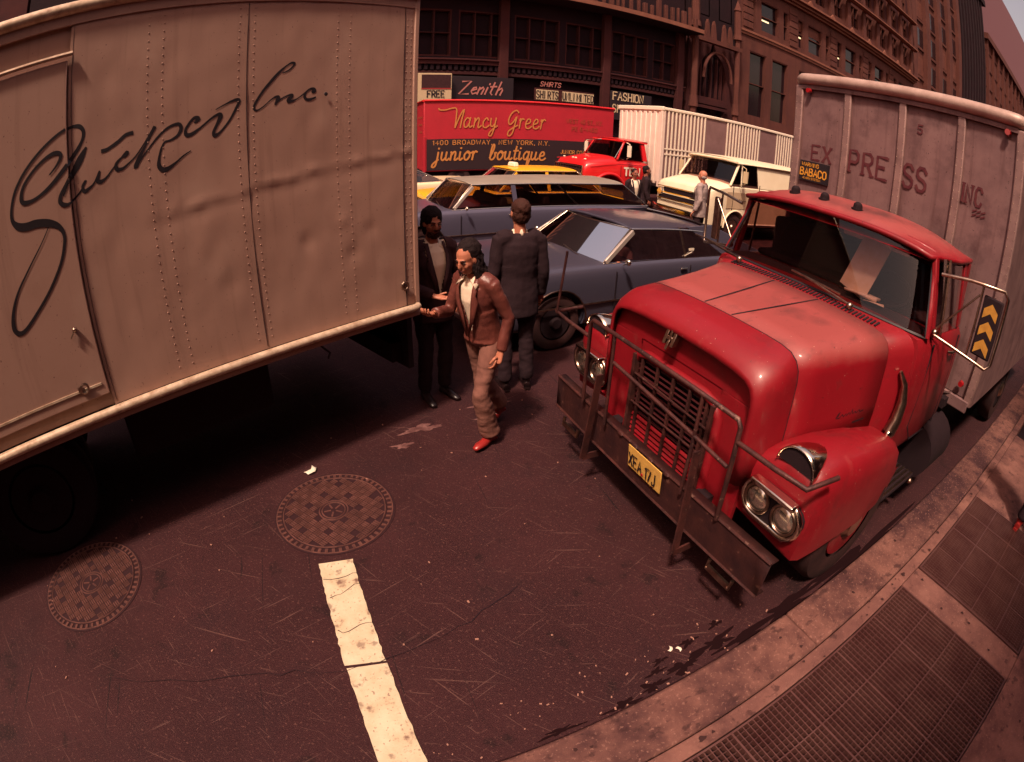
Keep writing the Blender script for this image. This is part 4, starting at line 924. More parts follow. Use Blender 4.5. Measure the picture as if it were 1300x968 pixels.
re_.tube([p-Vector((0, 0, .020)) for p in per], .020, 8, closed=True); re_.build('drip_rail', M['truck_red'], ro_, smooth=60)
for v in (-.90, -.62, .0, .34-.0, .62):
    pass
for y in (2.42, 2.14, 1.84, 1.50, 2.70):
    v = y-YC; q = MB(); z = roofp(.12, v/.92).z
    q.cyl((1.62, v, z-.01), (1.62, v, z+.012), .050, seg=14); q.cyl((1.62, v, z+.012), (1.62, v, z+.032), .038, .036, seg=14); q.ball((1.62, v, z+.032), .036, 12, sq=(1, 1, .8)); qo = q.build('roof_marker_lamp', M['dark'], ro_, smooth=40)
    if y in (1.50, 2.70): bpy.data.objects.remove(qo); continue
def pillar(a0, a1, b0, b1, name='pillar', m='truck_red', t=.05):
    """flat post between a lower edge (a0-a1) and an upper edge (b0-b1), t thick inwards"""
    p_ = MB(); a0, a1, b0, b1 = map(Vector, (a0, a1, b0, b1)); sg = -1 if a0.y < 0 else 1; d = Vector((0, -sg*t, 0))
    p_.hexa([a0, a1, a1+d, a0+d, b0, b1, b1+d, b0+d]); return p_.build(name, M[m], K, bevel=.008)
for sg in (-1, 1):
    pillar((1.58, sg*.975, 1.60), (1.635, sg*.975, 1.60), (1.585, sg*.865, 2.11), (1.64, sg*.87, 2.11), 'door_pillar', t=.04)
    pillar((2.25, sg*.965, 1.60), (2.41, sg*.94, 1.60), (2.22, sg*.915, 2.11), (2.39, sg*.90, 2.11), 'rear_pillar')
    gq = MB(); gq._f([gq.bm.verts.new(p) for p in ((1.63, sg*.955, 1.60), (2.26, sg*.955, 1.60), (2.23, sg*.90, 2.11), (1.635, sg*.90, 2.11))]); gq.build('side_glass', M['glass_truck'], K, smooth=0)
    vt = MB(); vt.bar((1.80, sg*.965, 1.60), (1.79, sg*.91, 2.11), .014, .014); vt.build('quarter_light_post', M['chrome_dull'], K)
# curved windscreen and its rubber
def ws(a, q, off=0):   # a 0..1 across, q 0..1 up
    t_ = (a*2-1); v = math.sin(t_*1.25)/math.sin(1.25); bow = (1-math.cos(t_*1.25))
    return Vector((1.325+.155*q+bow*.22-off, v*(.955-.135*q), 1.605+.015*(1-t_*t_)+(.50+.03*(1-abs(t_)**3))*q))
wsg = MB(); wsg.grid(lambda a, q: ws(a, q), 24, 6); wso = wsg.build('windscreen', M['glass_truck'], K, smooth=180)
wr = MB(); pr_ = [ws(i/24, 0) for i in range(25)]+[ws(1, i/5) for i in range(1, 6)]+[ws(1-i/24, 1) for i in range(1, 25)]+[ws(0, 1-i/5) for i in range(1, 5)]
wr.tube(pr_, .013, 6, closed=True); wr.build('rubber_seal', M['ink'], wso)
fp = MB(); fp.tube([ws(0, i/5, .012)+Vector((.02, -.01, 0)) for i in range(6)], .022, 6); fp.tube([ws(1, i/5, .012)+Vector((.02, .01, 0)) for i in range(6)], .022, 6); fp.each('windscreen_pillar', M['truck_red'], K, smooth=60)
hp = MB(); hp.tube([ws(i/24, 1)+Vector((.025, 0, .018)) for i in range(25)], .024, 8); hp.build('roof_header', M['truck_red'], K, smooth=60)
bw = MB(); 
for a in ((-.92, -.36, 1.60, 2.09), (.36, .92, 1.60, 2.09), (-.36, .36, 1.60, 1.78), (-.36, .36, 2.0, 2.09)): bw.bb(2.34, 2.40, *a)
bi = MB(); bi.bb(2.325, 2.339, -.9, -.37, 1.6, 2.08); bi.bb(2.325, 2.339, .37, .9, 1.6, 2.08); bi.bb(2.325, 2.339, -.37, .37, 1.6, 1.77); bi.build('rear_lining', M['interior'], K, smooth=0)
bw.build('cab_rear_wall', M['truck_red'], K, smooth=0)
bw = MB(); bw.bb(2.365, 2.37, -.36, .36, 1.78, 2.0); bw.build('rear_glass', M['glass_truck'], K, smooth=0)
it = MB(); it.bb(1.45, 1.70, -.90, .90, 1.55, 1.625); it.bb(2.0, 2.32, -.88, .88, 1.62, 1.95); it.bb(1.8, 2.3, -.88, .88, 1.604, 1.66); it.build('cab_interior', M['interior'], K, bevel=.03)
sw = MB(); sw.tube([(1.83+.07*math.sin(a), -.42+.22*math.cos(a), 1.68+.19*math.sin(a)*.6+.05) for a in [i*.3307 for i in range(19)]], .013, 6, closed=True); sw.tube([(1.7, -.42, 1.6), (1.83, -.42, 1.72)], .02, 6); sw.build('steering_wheel', M['ink'], K, smooth=60)
# door seam, handle, drip
for sg in (-1, 1):
    d = MB(); y_ = sg*(CW+.008)
    for a, b_ in (((1.62, y_, 1.56), (1.62, y_, .95)), ((1.62, y_, .95), (1.78, y_, .80)), ((1.78, y_, .80), (2.27, y_, .80)), ((2.27, y_, .80), (2.27, y_, 1.56))): d.bar(a, b_, .010, .010, up=(0, 1, 0))
    d.build('door_seam', M['ink'], K, smooth=0)
    d = MB(); d.tube([(2.05, sg*(CW+.01), 1.45), (2.08, sg*(CW+.04), 1.455), (2.19, sg*(CW+.035), 1.45)], .012, 8); d.build('door_handle', M['chrome_dull'], K, smooth=60)
    st_ = MB(); st_.bb(1.34, 2.02, sg*.84, sg*1.10, .44, .475); sto = st_.build('running_board', M['dark'], K, bevel=.01)
    rb_ = MB()
    for i in range(6): rb_.bb(1.36, 2.0, sg*(.86+i*.042), sg*(.88+i*.042), .4752, .484)
    rb_.build('tread_rib', M['chrome_dull'], sto, smooth=0)
    tk = MB(); tk.cyl((2.1, sg*.92, .58), (2.62, sg*.92, .58), .25, seg=20); tk.build('fuel_tank', M['dark'], K, smooth=50)
q = MB(); q.ball((2.02, -1.09, .40), .028, 10); q.build('step_lamp', M['chrome_dull'], K)
# wipers
for v0, v1 in ((-.42, -.06), (.62, .98)):
    w_ = MB(); w_.tube([(1.27, v0, 1.635), (1.275, v0+.2, 1.66), (1.30, v0+.42, 1.685)], .009, 6); w_.tube([(1.285, v0+.10, 1.672), (1.315, v0+.56, 1.69)], .008, 5); w_.ball((1.27, v0, 1.63), .026, 10); w_.build('wiper', M['chrome_dull'], K, smooth=60)
# bumper, guard, plate
bp = MB()
def bpx(v): return .02*(v/1.11)**2
bp.grid(lambda a, q: Vector((bpx(-1.11+2.22*a)+(.06 if q in (0, 1) else 0), -1.11+2.22*a, (.395, .397, .635, .637)[round(q*3)])), 20, 3)
bpo = bp.build('bumper', M['bumper_dark'], K, solid=.008, smooth=40)
li = MB(); 
for z in (.39, .642): li.tube([(bpx(-1.11+2.22*i/12)-.004, -1.11+2.22*i/12, z) for i in range(13)], .010, 6)
li.each('bumper_lip', M['rust_steel'], bpo)
br_ = MB(); br_.bb(.06, .7, -.5, -.4, .42, .6); br_.bb(.06, .7, .4, .5, .42, .6); br_.each('bumper_bracket', M['dark'], K, smooth=0)
gd = thing('brush_guard', 'x', 'x'); bpy.data.objects.remove(gd)
gu = MB(); r_ = .0135; GX = -.03
fr_ = [(GX+.02, -.69, .64), (GX, -.69, 1.05), (GX, -.685, 1.22), (GX, -.66, 1.25), (GX, .64, 1.265), (GX, .67, 1.235), (GX, .68, .66)]
gu.tube(fr_, r_, 8)
gu.tube([(GX, -.67, .98), (GX, .38, 1.08)], r_*.9, 8)
for v in (-.40+.0, .40): gu.tube([(GX, v, .62), (GX, v, 1.255)], r_*.85, 8)
go = gu.build('brush_guard', M['rust_steel'], K, smooth=60)
for sg in (-1, 1):
    wg = MB(); wg.tube([(GX, sg*.685, 1.14), (GX-.005, sg*.95, 1.15), (GX+.01, sg*1.14, 1.155), (GX+.25, sg*1.17, 1.15)], r_, 8); wg.build('guard_wing', M['rust_steel'], go, smooth=60)
    bc = MB(); bc.bar((GX-.03, sg*.47, .96), (GX-.05, sg*.53, .28), .05, .012, up=(0, 1, 0)); bc.bar((GX-.05, sg*.53, .285), (.10, sg*.53, .285), .05, .012, up=(0, 1, 0)); bc.build('guard_brace', M['rust_steel'], go, smooth=0)
q = MB(); q.tube([(GX, 1.12, 1.15), (GX+.02, 1.06, 1.60), (GX+.02, 1.06, 1.62)], .009, 6); q.build('width_marker_rod', M['rust_steel'], K, smooth=60)
for v in (-.84, .84):
    q = MB(); q.tube([(.0, v-.10, .37), (-.01, v-.10, .31), (-.01, v+.10, .31), (.0, v+.10, .37)], .013, 6); q.bb(-.022, -.006, v-.09, v+.09, .315, .345); q.build('tow_bracket', M['chrome_dull'], K, smooth=50)
for v in (-.24, -.08, .08, .24):
    q = MB(); q.ball((-.008, v, .64), .032, 8, sq=(.5, 1, .6)); q.build('bumper_bolt', M['rust_steel'], bpo)
P_ = MB(); P_.box((-.034, -.07, .575), (.006, .335, .165), Matrix.Rotation(-.12, 3, 'Y')); po = P_.build('licence_plate', M['plate'], K, bevel=.002)
lt = MB(); letters(lt, 'XEA', .165-.315, -.050, .085, (0, 0, 0), (0, -1, 0), (0, 0, 1), w=.15, sx=.62, depth=.004)
letters(lt, '17J', .165-.145, -.050, .085, (0, 0, 0), (0, -1, 0), (0, 0, 1), w=.15, sx=.62, depth=.004); lt.ribbon([(-.026, -.012), (-.018, -.012)], (0, 0, 0), (0, -1, 0), (0, 0, 1), .012, depth=.004)
lo = lt.build('plate_characters', M['ink'], po, smooth=0, recalc=False); lo.location = (-.0375, -.07, .572); lo.rotation_euler = (0, -.12, 0)
q = MB(); q.ball((-.040, -.065, .525), .011, 8, sq=(.4, 1, 1)); q.build('plate_seal', M['red_lens'], po)
# mirrors
def mirror(sg, chev=True):
    q = MB(); ry = sg*.985
    A_ = [(1.58, sg*.93, 2.02), (1.60, sg*1.15, 2.06), (1.66, sg*1.40, 2.08), (1.68, sg*1.43, 2.04), (1.68, sg*1.43, 1.60), (1.66, sg*1.40, 1.565), (1.60, sg*1.2, 1.60), (1.55, ry, 1.635)]
    q.tube(A_, .0125, 8); q.tube([(1.66, sg*1.235, 2.07), (1.66, sg*1.235, 1.59)], .009, 6); q.tube([(1.60, sg*1.235, 2.0), (1.57, ry, 1.68)], .008, 6); q.ball((1.56, ry, 1.65), .025, 8)
    a = q.build('mirror_arm', M['chrome_dull'], K, smooth=60)
    f = MB(); f.bb(1.655, 1.68, sg*1.255, sg*(1.41 if sg < 0 else 1.33), 1.62, 2.01); hd = f.build('mirror_head', M['dark'] if sg < 0 else M['chrome_dull'], a, bevel=.012)
    if chev:
        c = MB(); y0, y1 = sorted((sg*1.275, sg*1.385)); ym = (y0+y1)/2
        for i in range(3):
            z = 1.635+i*.115; pts_ = [(y0, z), (ym, z+.045), (y1, z), (y1, z+.062), (ym, z+.107), (y0, z+.062)]
            vs = [c.bm.verts.new((1.6535, yy, zz)) for yy, zz in pts_]; c._f((vs[0], vs[1], vs[4], vs[5])); c._f((vs[1], vs[2], vs[3], vs[4]))
        c.build('chevron_panel', M['yellow'], hd, smooth=0)
mirror(-1); mirror(1, False)
wheel('wheel', (.98, -.99, .46), .46, .23, K, rim='truck_red', side=-1); wheel('wheel', (.98, .99, .46), .46, .23, K, rim='truck_red', side=1)
for yy in (-.98, -.70, .70, .98): wheel('wheel', (5.6, yy, .46), .46, .23, K, rim='dark', side=-1 if yy < 0 else 1, seg=24)
ch = MB(); ch.bb(.3, 8.4, -.45, -.35, .62, .88); ch.bb(.3, 8.4, .35, .45, .62, .88); ch.bb(.9, 1.06, -.9, .9, .38, .50); ch.bb(5.5, 5.7, -.6, .6, .38, .54); ch.bb(2.5, 8.4, -1.0, 1.0, .88, .96); ch.build('chassis_frame', M['dark'], K, smooth=0)
# silver box body: ribbed front wall, cap rail
B0 = 2.64; bz0, bz1 = .96, 3.32; ys = (-1.225, -.60, .0, .60, 1.225)
bx = MB(); bx.bb(B0+.03, 8.6, -1.225, 1.225, bz0, bz1); bxo = bx.build('box_body', M['alu'], K, smooth=0)
def bul(a, q, y0, y1):
    y = y0+(y1-y0)*a; z = bz0+.05+(bz1-.14-bz0)*q
    return Vector((B0+.022-.006*math.sin(math.pi*a)-.004*noise.noise(Vector((y*3, z*2.2, 2))), y, z))
for i in range(4):
    y0, y1 = ys[i]+.035, ys[i+1]-.035; p_ = MB(); p_.grid(lambda a, q: bul(a, q, y0, y1), 8, 30); p_.build('front_panel', M['alu'], bxo, smooth=180)
for i, y in enumerate(ys):
    w = .04 if 0 < i < 4 else .045; p_ = MB(); yc_ = y if 0 < i < 4 else y*(1-.045/1.225); p_.bb(B0-.012, B0+.03, yc_-w, yc_+w, bz0, bz1-.05); p_.build('front_post', M['alu_post'], bxo, bevel=.012)
    r__ = MB(); z = bz0+.1
    while z < bz1-.1: 
        for d in (-.026, .026): r__.ball((B0-.012, yc_+d, z), .005, 6)
        z += .07
    r__.build('rivet', M['chrome_dull'], bxo, smooth=180)
cr = MB(); zr = bz1+.02; cr.tube([(8.6, -1.20, zr), (B0+.14, -1.20, zr), (B0+.05, -1.185, zr), (B0+.005, -1.14, zr), (B0-.005, -1.05, zr), (B0-.005, 1.05, zr), (B0+.005, 1.14, zr), (B0+.05, 1.185, zr), (B0+.14, 1.20, zr), (8.6, 1.20, zr)], .062, 12); cr.build('cap_rail', M['alu_rail'], bxo, smooth=60)
cr = MB(); cr.bb(B0-.018, B0+.02, -1.15, 1.15, bz1-.085, bz1-.045); cr.bb(B0+.03, 8.6, -1.2, 1.2, bz1, bz1+.05); cr.build('head_rail', M['alu'], bxo, smooth=0)
cr = MB(); cr.bb(B0-.02, B0+.02, -1.2, 1.2, bz0-.06, bz0+.045); cr.build('sill_rail', M['alu'], bxo, bevel=.01)
OY = lambda y: -(y-YC)          # text runs towards -y
TX, TYv, TZ = (B0-.016, 0, 0), (0, -1, 0), (0, 0, 1)
lt = MB()
def put(s__, y, z, h_, **kw): letters(lt, s__, OY(y), z, h_, (B0+.013, 0, 0), TYv, TZ, serif=True, depth=.002, **kw)
put('EX', 2.99, 2.525, .145, w=.17, sx=.92, gap=.12); put('PRE', 2.54, 2.50, .20, w=.15, sx=.78, gap=.05); put('SS', 1.945, 2.50, .20, w=.15, sx=.75); put('INC', 1.345, 2.54, .15, w=.16, sx=.60, gap=.08)
put('5', 1.84, 3.00, .075, w=.2); 
for dz in (.0, .035): lt.ribbon([(OY(1.21)+.02*i+(.01 if i % 2 else -.01), 2.49-dz+(.02 if i % 2 else 0)) for i in range(6)], (B0+.013, 0, 0), TYv, TZ, .014, depth=.002)
lt.build('painted_letters', M['letter_red'], bxo, smooth=0, recalc=False)
wn_ = MB(); wn_.bb(B0-.006, B0+.0165, 2.76-YC, 3.11-YC, 2.30, 2.50); wo = wn_.build('warning_plate', M['ink'], bxo, smooth=0)
lt = MB(); o3 = (B0-.0065, 0, 0)
letters(lt, 'WARNING', OY(3.085), 2.447, .034, o3, TYv, TZ, w=.2, sx=1.05, depth=.002); letters(lt, 'BABACO', OY(3.095), 2.355, .07, o3, TYv, TZ, w=.2, sx=.85, depth=.002)
letters(lt, 'ALARM SYSTEM', OY(3.06), 2.318, .021, o3, TYv, TZ, w=.18, sx=.95, depth=.002); lt.build('warning_lettering', M['warn_yellow'], wo, smooth=0, recalc=False)
for y, z, r__ in ((.95, 3.215, .032), (3.05, 3.215, .03), (.93, 1.12, .03)):
    q = MB(); q.cyl((B0-.02, y-YC, z), (B0-.05, y-YC, z), r__, r__*.8, seg=14); q.build('red_marker_lamp', M['red_lens'], bxo, smooth=40)
q = MB(); q.tube([(B0-.01, 1.0-YC, 1.0), (B0-.05, 1.12-YC, .96), (B0-.03, 1.25-YC, 1.0)], .012, 6); q.build('corner_hook', M['rust_steel'], bxo)
# papers behind the windscreen, then a strip imitating its sky reflection
def paper(name, label, c, d, rot, cat='paper'):
    q = MB(); q.grid(lambda a, b_: Vector(((a-.5)*d[0], (b_-.5)*d[1], .01*math.sin(5*a+2*b_))), 5, 5); o = q.build(name, M['paper'], smooth=180, solid=d[2]); o.location = c; o.rotation_euler = rot; tag(o, label, cat); return o
paper('paper_stack', 'white stack of papers lying on the dashboard behind the truck windscreen', (X0+1.60, 1.66, 1.665), (.16, .26, .018), (0, 0, .2))
paper('paper_sheet', 'single white sheet half under the stack on the truck dashboard', (X0+1.58, 1.55, 1.645), (.14, .16, .003), (0, .05, .5))
sh_ = MB(); sh_.bar((X0+1.60, -.24+YC, 1.65), (X0+1.66, -.36+YC, 2.06), .24, .006, up=(1, 0, 0)); tag(sh_.build('reflection_strip', M['paper'], smooth=0), 'tall pale cardboard strip put in for the sky mirrored in the truck windscreen', 'reflection')  # pale sheet added to imitate a sky reflection on the glass
M['pillar_silver'] = mat('silver_window_pillar', (.55, .47, .42), .35, metal=.5)
# ------------------------------------------------------------ cars
def car(name, label, cat, x, y, rz, L_, hw, zs, zt_f, zt_r, cabin, wheels, paint, roofm=None, rw=.33, zb=.22, glassm='glass_car', wsglass=None, group=None, posts=(), nose=.0, trunk_u=None, fill=None, lower=None):
    """cabin = (windscreen base u, windscreen top u, roof end u, rear glass base u, belt half width, roof half width, belt z, roof z)"""
    t = thing(name, label, cat, (x, y, 0), rz, group)
    u0, u1, u2, u3, wb, wt, zb_, zr = cabin
    roofm = roofm or paint
    def sec(u, w, zs_, zt, zb): return [(0, zt), (w*.45, zt-.006), (w*.78, zt-.022), (w*.90, (zt+zs_)/2+.005), (w*.965, zs_), (w*.995, zs_-.09), (w, (zs_+zb)/2+.04), (w*.985, zb+.16), (w*.955, zb+.03), (w*.90, zb)]
    S_ = [(0, hw*.88, zs-.06, zt_f-.07, zb+.12), (.06, hw*.95, zs-.04, zt_f-.04, zb+.06), (.35, hw*.985, zs-.02, zt_f-.01, zb+.01), (u0-.05, hw, zs, zt_f+.01, zb), ((u0+u3)/2, hw, zs, zb_+.0, zb), (u3+.05, hw, zs, zt_r+.01, zb), (L_-.35, hw*.98, zs-.02, zt_r-.01, zb+.02), (L_-.06, hw*.95, zs-.05, zt_r-.03, zb+.08), (L_, hw*.90, zs-.10, zt_r-.07, zb+.14)]
    b = MB(); loft(b, [(u, sec(u, w, a, c, d)) for u, w, a, c, d in S_])
    # floor
    rr = b.bm
    bmesh.ops.holes_fill(rr, edges=[e for e in rr.edges if e.is_boundary])
    bo = b.build('body', M[paint], t, smooth=50, sub=1)
    c = MB()
    for wu in wheels:
        for sg in (-1, 1): c.cyl((wu, sg*(hw-.26), rw), (wu, sg*(hw+.3), rw), rw+.055, seg=28)
    cut = c.build('cut', M['dark']); cut.parent = t
    md = bo.modifiers.new('x', 'BOOLEAN'); md.object = cut; md.operation = 'DIFFERENCE'; md.solver = 'EXACT'
    bake(bo, 45); bpy.data.objects.remove(cut)
    for wu in wheels:
        for sg in (-1, 1):
            wheel('wheel', (wu, sg*(hw-.12), rw), rw, .19, t, rim='dark', hub='dark', side=sg, seg=24, rr=.62)  # rims and hubs darkened in colour to imitate shade at the wheels
            a = MB(); a.tube([(wu+(rw+.06)*math.cos(k_*math.pi/12), sg*(hw+.002), rw+(rw+.06)*math.sin(k_*math.pi/12)) for k_ in range(13)], .010, 5); a.build('arch_trim', M['chrome_dull'], bo, smooth=60)
    # roof
    def rp(a, q):
        e = (1-(2*q-1)**4)*(1-.35*abs(2*a-1)**3); return Vector((u1+(u2-u1)*a, (2*q-1)*wt*(1-.03*abs(2*a-1)**4), zr-.045+.055*e-(fill.get('droop', 0) if fill else 0)*a*a))
    r = MB(); r.grid(rp, 10, 14); r.grid(lambda a, q: rp(a, q)-Vector((0, 0, .035)), 10, 14)
    per = [rp(0, i/14) for i in range(15)]+[rp(i/10, 1) for i in range(1, 11)]+[rp(1, 1-i/14) for i in range(1, 15)]+[rp(1-i/10, 0) for i in range(1, 10)]
    r.tube([p-Vector((0, 0, .018)) for p in per], .022, 8, closed=True); ro = r.build('roof', M[roofm], t, smooth=60)
    g_ = MB(); g_.tube([rp(i/10, q) + Vector((0, (-.024 if q == 0 else .024), -.012)) for q in (0,) for i in range(11)], .007, 5); g_.tube([rp(i/10, 1)+Vector((0, .024, -.012)) for i in range(11)], .007, 5); g_.each('drip_moulding', M['chrome'], ro, smooth=60)
    z0, z1 = zb_-.01, zr-.055
    lerp = lambda a, b__, q: a+(b__-a)*q
    # glass
    def wsf(a, q, f=1):
        s__ = 2*a-1; return Vector((lerp(u0, u1, q)-.10*(1-s__*s__)*f, s__*lerp(wb-.02, wt-.01, q), lerp(z0+.01, z1, q)))
    def rsf(a, q):
        s__ = 2*a-1; return Vector((lerp(u3, u2, q)+.08*(1-s__*s__), s__*lerp(wb-.03, wt-.02, q), lerp(z0+.01, z1, q)))
    q_ = MB(); q_.grid(lambda a, q: wsf(a, q), 14, 5); q_.build('windscreen', M[wsglass or glassm], t, smooth=180)
    if fill is None or 'rear' not in fill:
        q_ = MB(); q_.grid(rsf, 14, 5); q_.build('rear_window', M[glassm], t, smooth=180)
    else:
        q_ = MB(); q_.grid(rsf, 14, 5); q_.build('rear_panel', M[paint], t, smooth=180, solid=.01)
    for f_, nm in ((wsf, 'windscreen_trim'), (rsf, 'rear_window_trim')):
        q_ = MB(); q_.tube([f_(i/14, 0) for i in range(15)]+[f_(1, i/5) for i in range(1, 6)]+[f_(1-i/14, 1) for i in range(1, 15)]+[f_(0, 1-i/5) for i in range(1, 5)], .011, 6, closed=True); q_.build(nm, M['chrome'], t, smooth=60)
    for sg in (-1, 1):
        def sp(u, q): return Vector((u, sg*lerp(wb, wt+.005, q), lerp(z0, z1, q)))
        # side glass as a polygon between pillars
        q_ = MB(); ub0, ub1, ut0, ut1 = u0+.02, u3-.0, u1+.02, u2
        if fill and 'side' in fill: ub1 = fill['side']; ut1 = fill.get('top', ub1)
        vs = [q_.bm.verts.new(p) for p in (sp(ub0, 0), sp(ub1-.02, 0), sp(ut1-.02, 1), sp(ut0, 1))]; q_._f(vs); q_.build('side_window', M[glassm], t, smooth=0)
        if fill and 'side' in fill:
            q_ = MB(); d = Vector((0, -sg*.03, 0)); pts = [sp(ub1-.02, 0), sp(u3+.12, 0), sp(u2, 1.08), sp(ut1-.02, 1.02)]; q_.hexa([pts[0], pts[1], pts[1]+d, pts[0]+d, pts[3], pts[2], pts[2]+d, pts[3]+d]); q_.build('quarter_panel', M[roofm if not lower else paint], t, bevel=.008)
        q_ = MB(); q_.bar(sp(u0, .05)+Vector((.02, sg*.004, 0)), sp(u1, .91)+Vector((.02, sg*.004, 0)), .06 if paint in ('blue_grey', 'wagon_grey') else .05, .035, up=(0, 1, 0)); q_.build('front_pillar', M['pillar_silver'] if paint in ('blue_grey', 'wagon_grey') else M[paint], t, bevel=.006)
        for (pb, pt, w_, m_) in posts:
            q_ = MB(); d = Vector((0, -sg*.02, 0)); e = Vector((0, sg*.006, 0))
            q_.hexa([sp(pb-w_/2, 0)+e, sp(pb+w_/2, 0)+e, sp(pb+w_/2, 0)+d, sp(pb-w_/2, 0)+d, sp(pt-w_/2, 1)+e, sp(pt+w_/2, 1)+e, sp(pt+w_/2, 1)+d, sp(pt-w_/2, 1)+d]); q_.build('pillar', M[m_], t, smooth=0)
        # belt trim, door seams, handles
        q_ = MB(); q_.tube([sp(u0-.02, 0)+Vector((0, sg*.012, .004)), sp(u3, 0)+Vector((0, sg*.012, .004))], .008, 6); q_.build('belt_trim', M['chrome'], t, smooth=60)
        for ud in [u0+.12, (posts[0][0] if posts else (u0+u3)/2+.25)]:
            q_ = MB(); q_.box((ud, sg*(hw+.001), (zs+zb)/2+.06), (.009, .012, (zs-zb)*.66)); q_.build('door_seam', M['ink'], bo, smooth=0)
        q_ = MB(); ud = (posts[0][0] if posts else (u0+u3)/2+.25)-.13; q_.box((ud, sg*(hw+.012), zs-.10), (.12, .022, .02)); q_.build('door_handle', M['chrome'], t, bevel=.006)
        q_ = MB(); q_.tube([(.5, sg*(hw+.004), zb+.30), (L_-.5, sg*(hw+.004), zb+.30)], .010, 6); q_.build('side_moulding', M['chrome_dull'], t, smooth=60)
    # interior
    q_ = MB(); q_.bb(u0+.08, u3-.1, -wb+.05, wb-.05, z0-.03, z0+.012); q_.build('cabin_floor', M['interior'], t, smooth=0)
    q_ = MB(); 
    for uu in (u0+.95, u0+1.85):
        if uu < u3-.25: q_.hexa([(uu, -wb+.12, z0), (uu+.18, -wb+.12, z0), (uu+.18, wb-.12, z0), (uu, wb-.12, z0), (uu+.06, -wb+.18, z0+.16), (uu+.18, -wb+.18, z0+.16), (uu+.18, wb-.18, z0+.16), (uu+.06, wb-.18, z0+.16)])
    q_.each('seat_back', M['seat'], t, bevel=.03)
    q_ = MB(); q_.tube([(u0+.55+.03*math.sin(a), .36+.18*math.cos(a), z0+.03+.14*math.sin(a)*.8+.03) for a in [i*.3307 for i in range(19)]], .012, 6, closed=True); q_.build('steering_wheel', M['ink'], t, smooth=60)
    # bumpers, grille, lamps
    for uu, nm in ((-.06, 'front_bumper'), (L_+.06, 'rear_bumper')):
        sgn = -1 if uu < 0 else 1
        q_ = MB(); q_.grid(lambda a, q: Vector((uu-sgn*.16*abs(2*a-1)**4-sgn*.03*math.cos(q*math.pi*2)*.5, (2*a-1)*hw*.97, zb+.16+.15*q)), 16, 5); q_.build(nm, M['chrome'], t, smooth=60, solid=.012)
    q_ = MB(); q_.bb(-.012, .03, -hw*.80, hw*.80, zs-.30, zs-.12); go_ = q_.build('grille', M['dark'], t, smooth=0)
    q_ = MB()
    for i in range(5): q_.bb(-.022, -.0125, -hw*.55, hw*.55, zs-.29+i*.038, zs-.28+i*.038)
    q_.build('grille_slat', M['chrome_dull'], go_, smooth=0)
    for sg in (-1, 1):
        for k_ in (.66, .80):
            q_ = MB(); q_.cyl((-.016, sg*hw*k_, zs-.21), (-.045, sg*hw*k_, zs-.21), .068, .058, seg=16); q_.build('headlight', M['lens'], t, smooth=40)
        q_ = MB(); q_.bb(L_-.01, L_+.02, sg*hw*.5, sg*hw*.82, zs-.26, zs-.16); q_.build('tail_lamp', M['red_lens'], t, bevel=.01)
        q_ = MB(); q_.tube([(u0+.22, sg*(hw-.02), zs), (u0+.20, sg*(hw+.08), zs+.05)], .008, 6); q_.ball((u0+.19, sg*(hw+.10), zs+.07), .05, 10, sq=(.6, 1, .8)); q_.build('wing_mirror', M['chrome'], t, smooth=60)
    q_ = MB(); q_.bb(.3, L_-.3, -hw+.3, hw-.3, zb-.05, zb+.1); q_.build('underbody', M['dark'], t, smooth=0)
    if wsglass or True:
        q_ = MB()
        for v in (-.45, .1): q_.tube([(u0-.11, v, z0+.03), (u0-.05, v+.4, z0+.07)], .006, 5)
        q_.build('wiper', M['chrome_dull'], t, smooth=60)
    return t
R2 = R(3.5)
sed = car('sedan', 'dark blue-grey two-door fastback car right behind the red truck', 'car', 1.78, 5.62, R2, 4.95, .93, .93, .98, .95,
    (1.62, 2.10, 3.60, 4.70, .83, .70, .95, 1.375), (.95, 3.9), 'blue_grey', rw=.33, glassm='glass_dark', wsglass='glass_sedan', posts=((3.0, 2.94, .03, 'chrome_dull'),), fill={'side': 3.80, 'top': 3.10, 'droop': .07})
q = MB(); q.tube([(2.95, -.84, .97), (3.10, -.835, 1.02)], .004, 4); q.box((3.12, -.80, 1.02), (.10, .004, .08)); q.build('window_sticker', M['paper'], sed, smooth=0)
car('station_wagon', 'long grey station wagon with a pale roof and chrome-edged windows, yellow taxi seen through it', 'car', 1.35, 9.78, 0, 6.15, .98, .95, 1.0, .97,
    (1.62, 2.02, 5.35, 5.95, .88, .74, .98, 1.46), (1.05, 4.55), 'wagon_grey', roofm='wagon_roof', rw=.35, posts=((2.85, 2.83, .09, 'wagon_grey'), (4.20, 3.75, .05, 'chrome')))
car('taxi', 'yellow taxi cab showing its roof above the grey station wagon', 'car', 3.2, 12.0, 0, 5.5, .98, .93, .98, .95,
    (1.62, 2.10, 3.75, 4.35, .86, .70, .97, 1.50), (1.0, 4.3), 'taxi', rw=.35, posts=((2.92, 2.90, .08, 'taxi'),), group='yellow and white cars in the far lane')
tx = [o for o in sc.objects if o.name == 'taxi'][0]
q = MB(); q.box((2.35, 0, 1.56), (.14, .40, .11), taper=.8); q.build('roof_light', M['paper'], tx, bevel=.02)
car('sedan', 'white car mostly hidden by the corner of the grey box truck', 'car', .2, 14.9, 0, 5.3, .95, .95, 1.02, 1.0,
    (1.62, 2.10, 3.3, 4.2, .86, .70, .98, 1.46), (1.0, 4.2), 'white_car', rw=.35, posts=((2.9, 2.88, .08, 'white_car'),), group='yellow and white cars in the far lane')

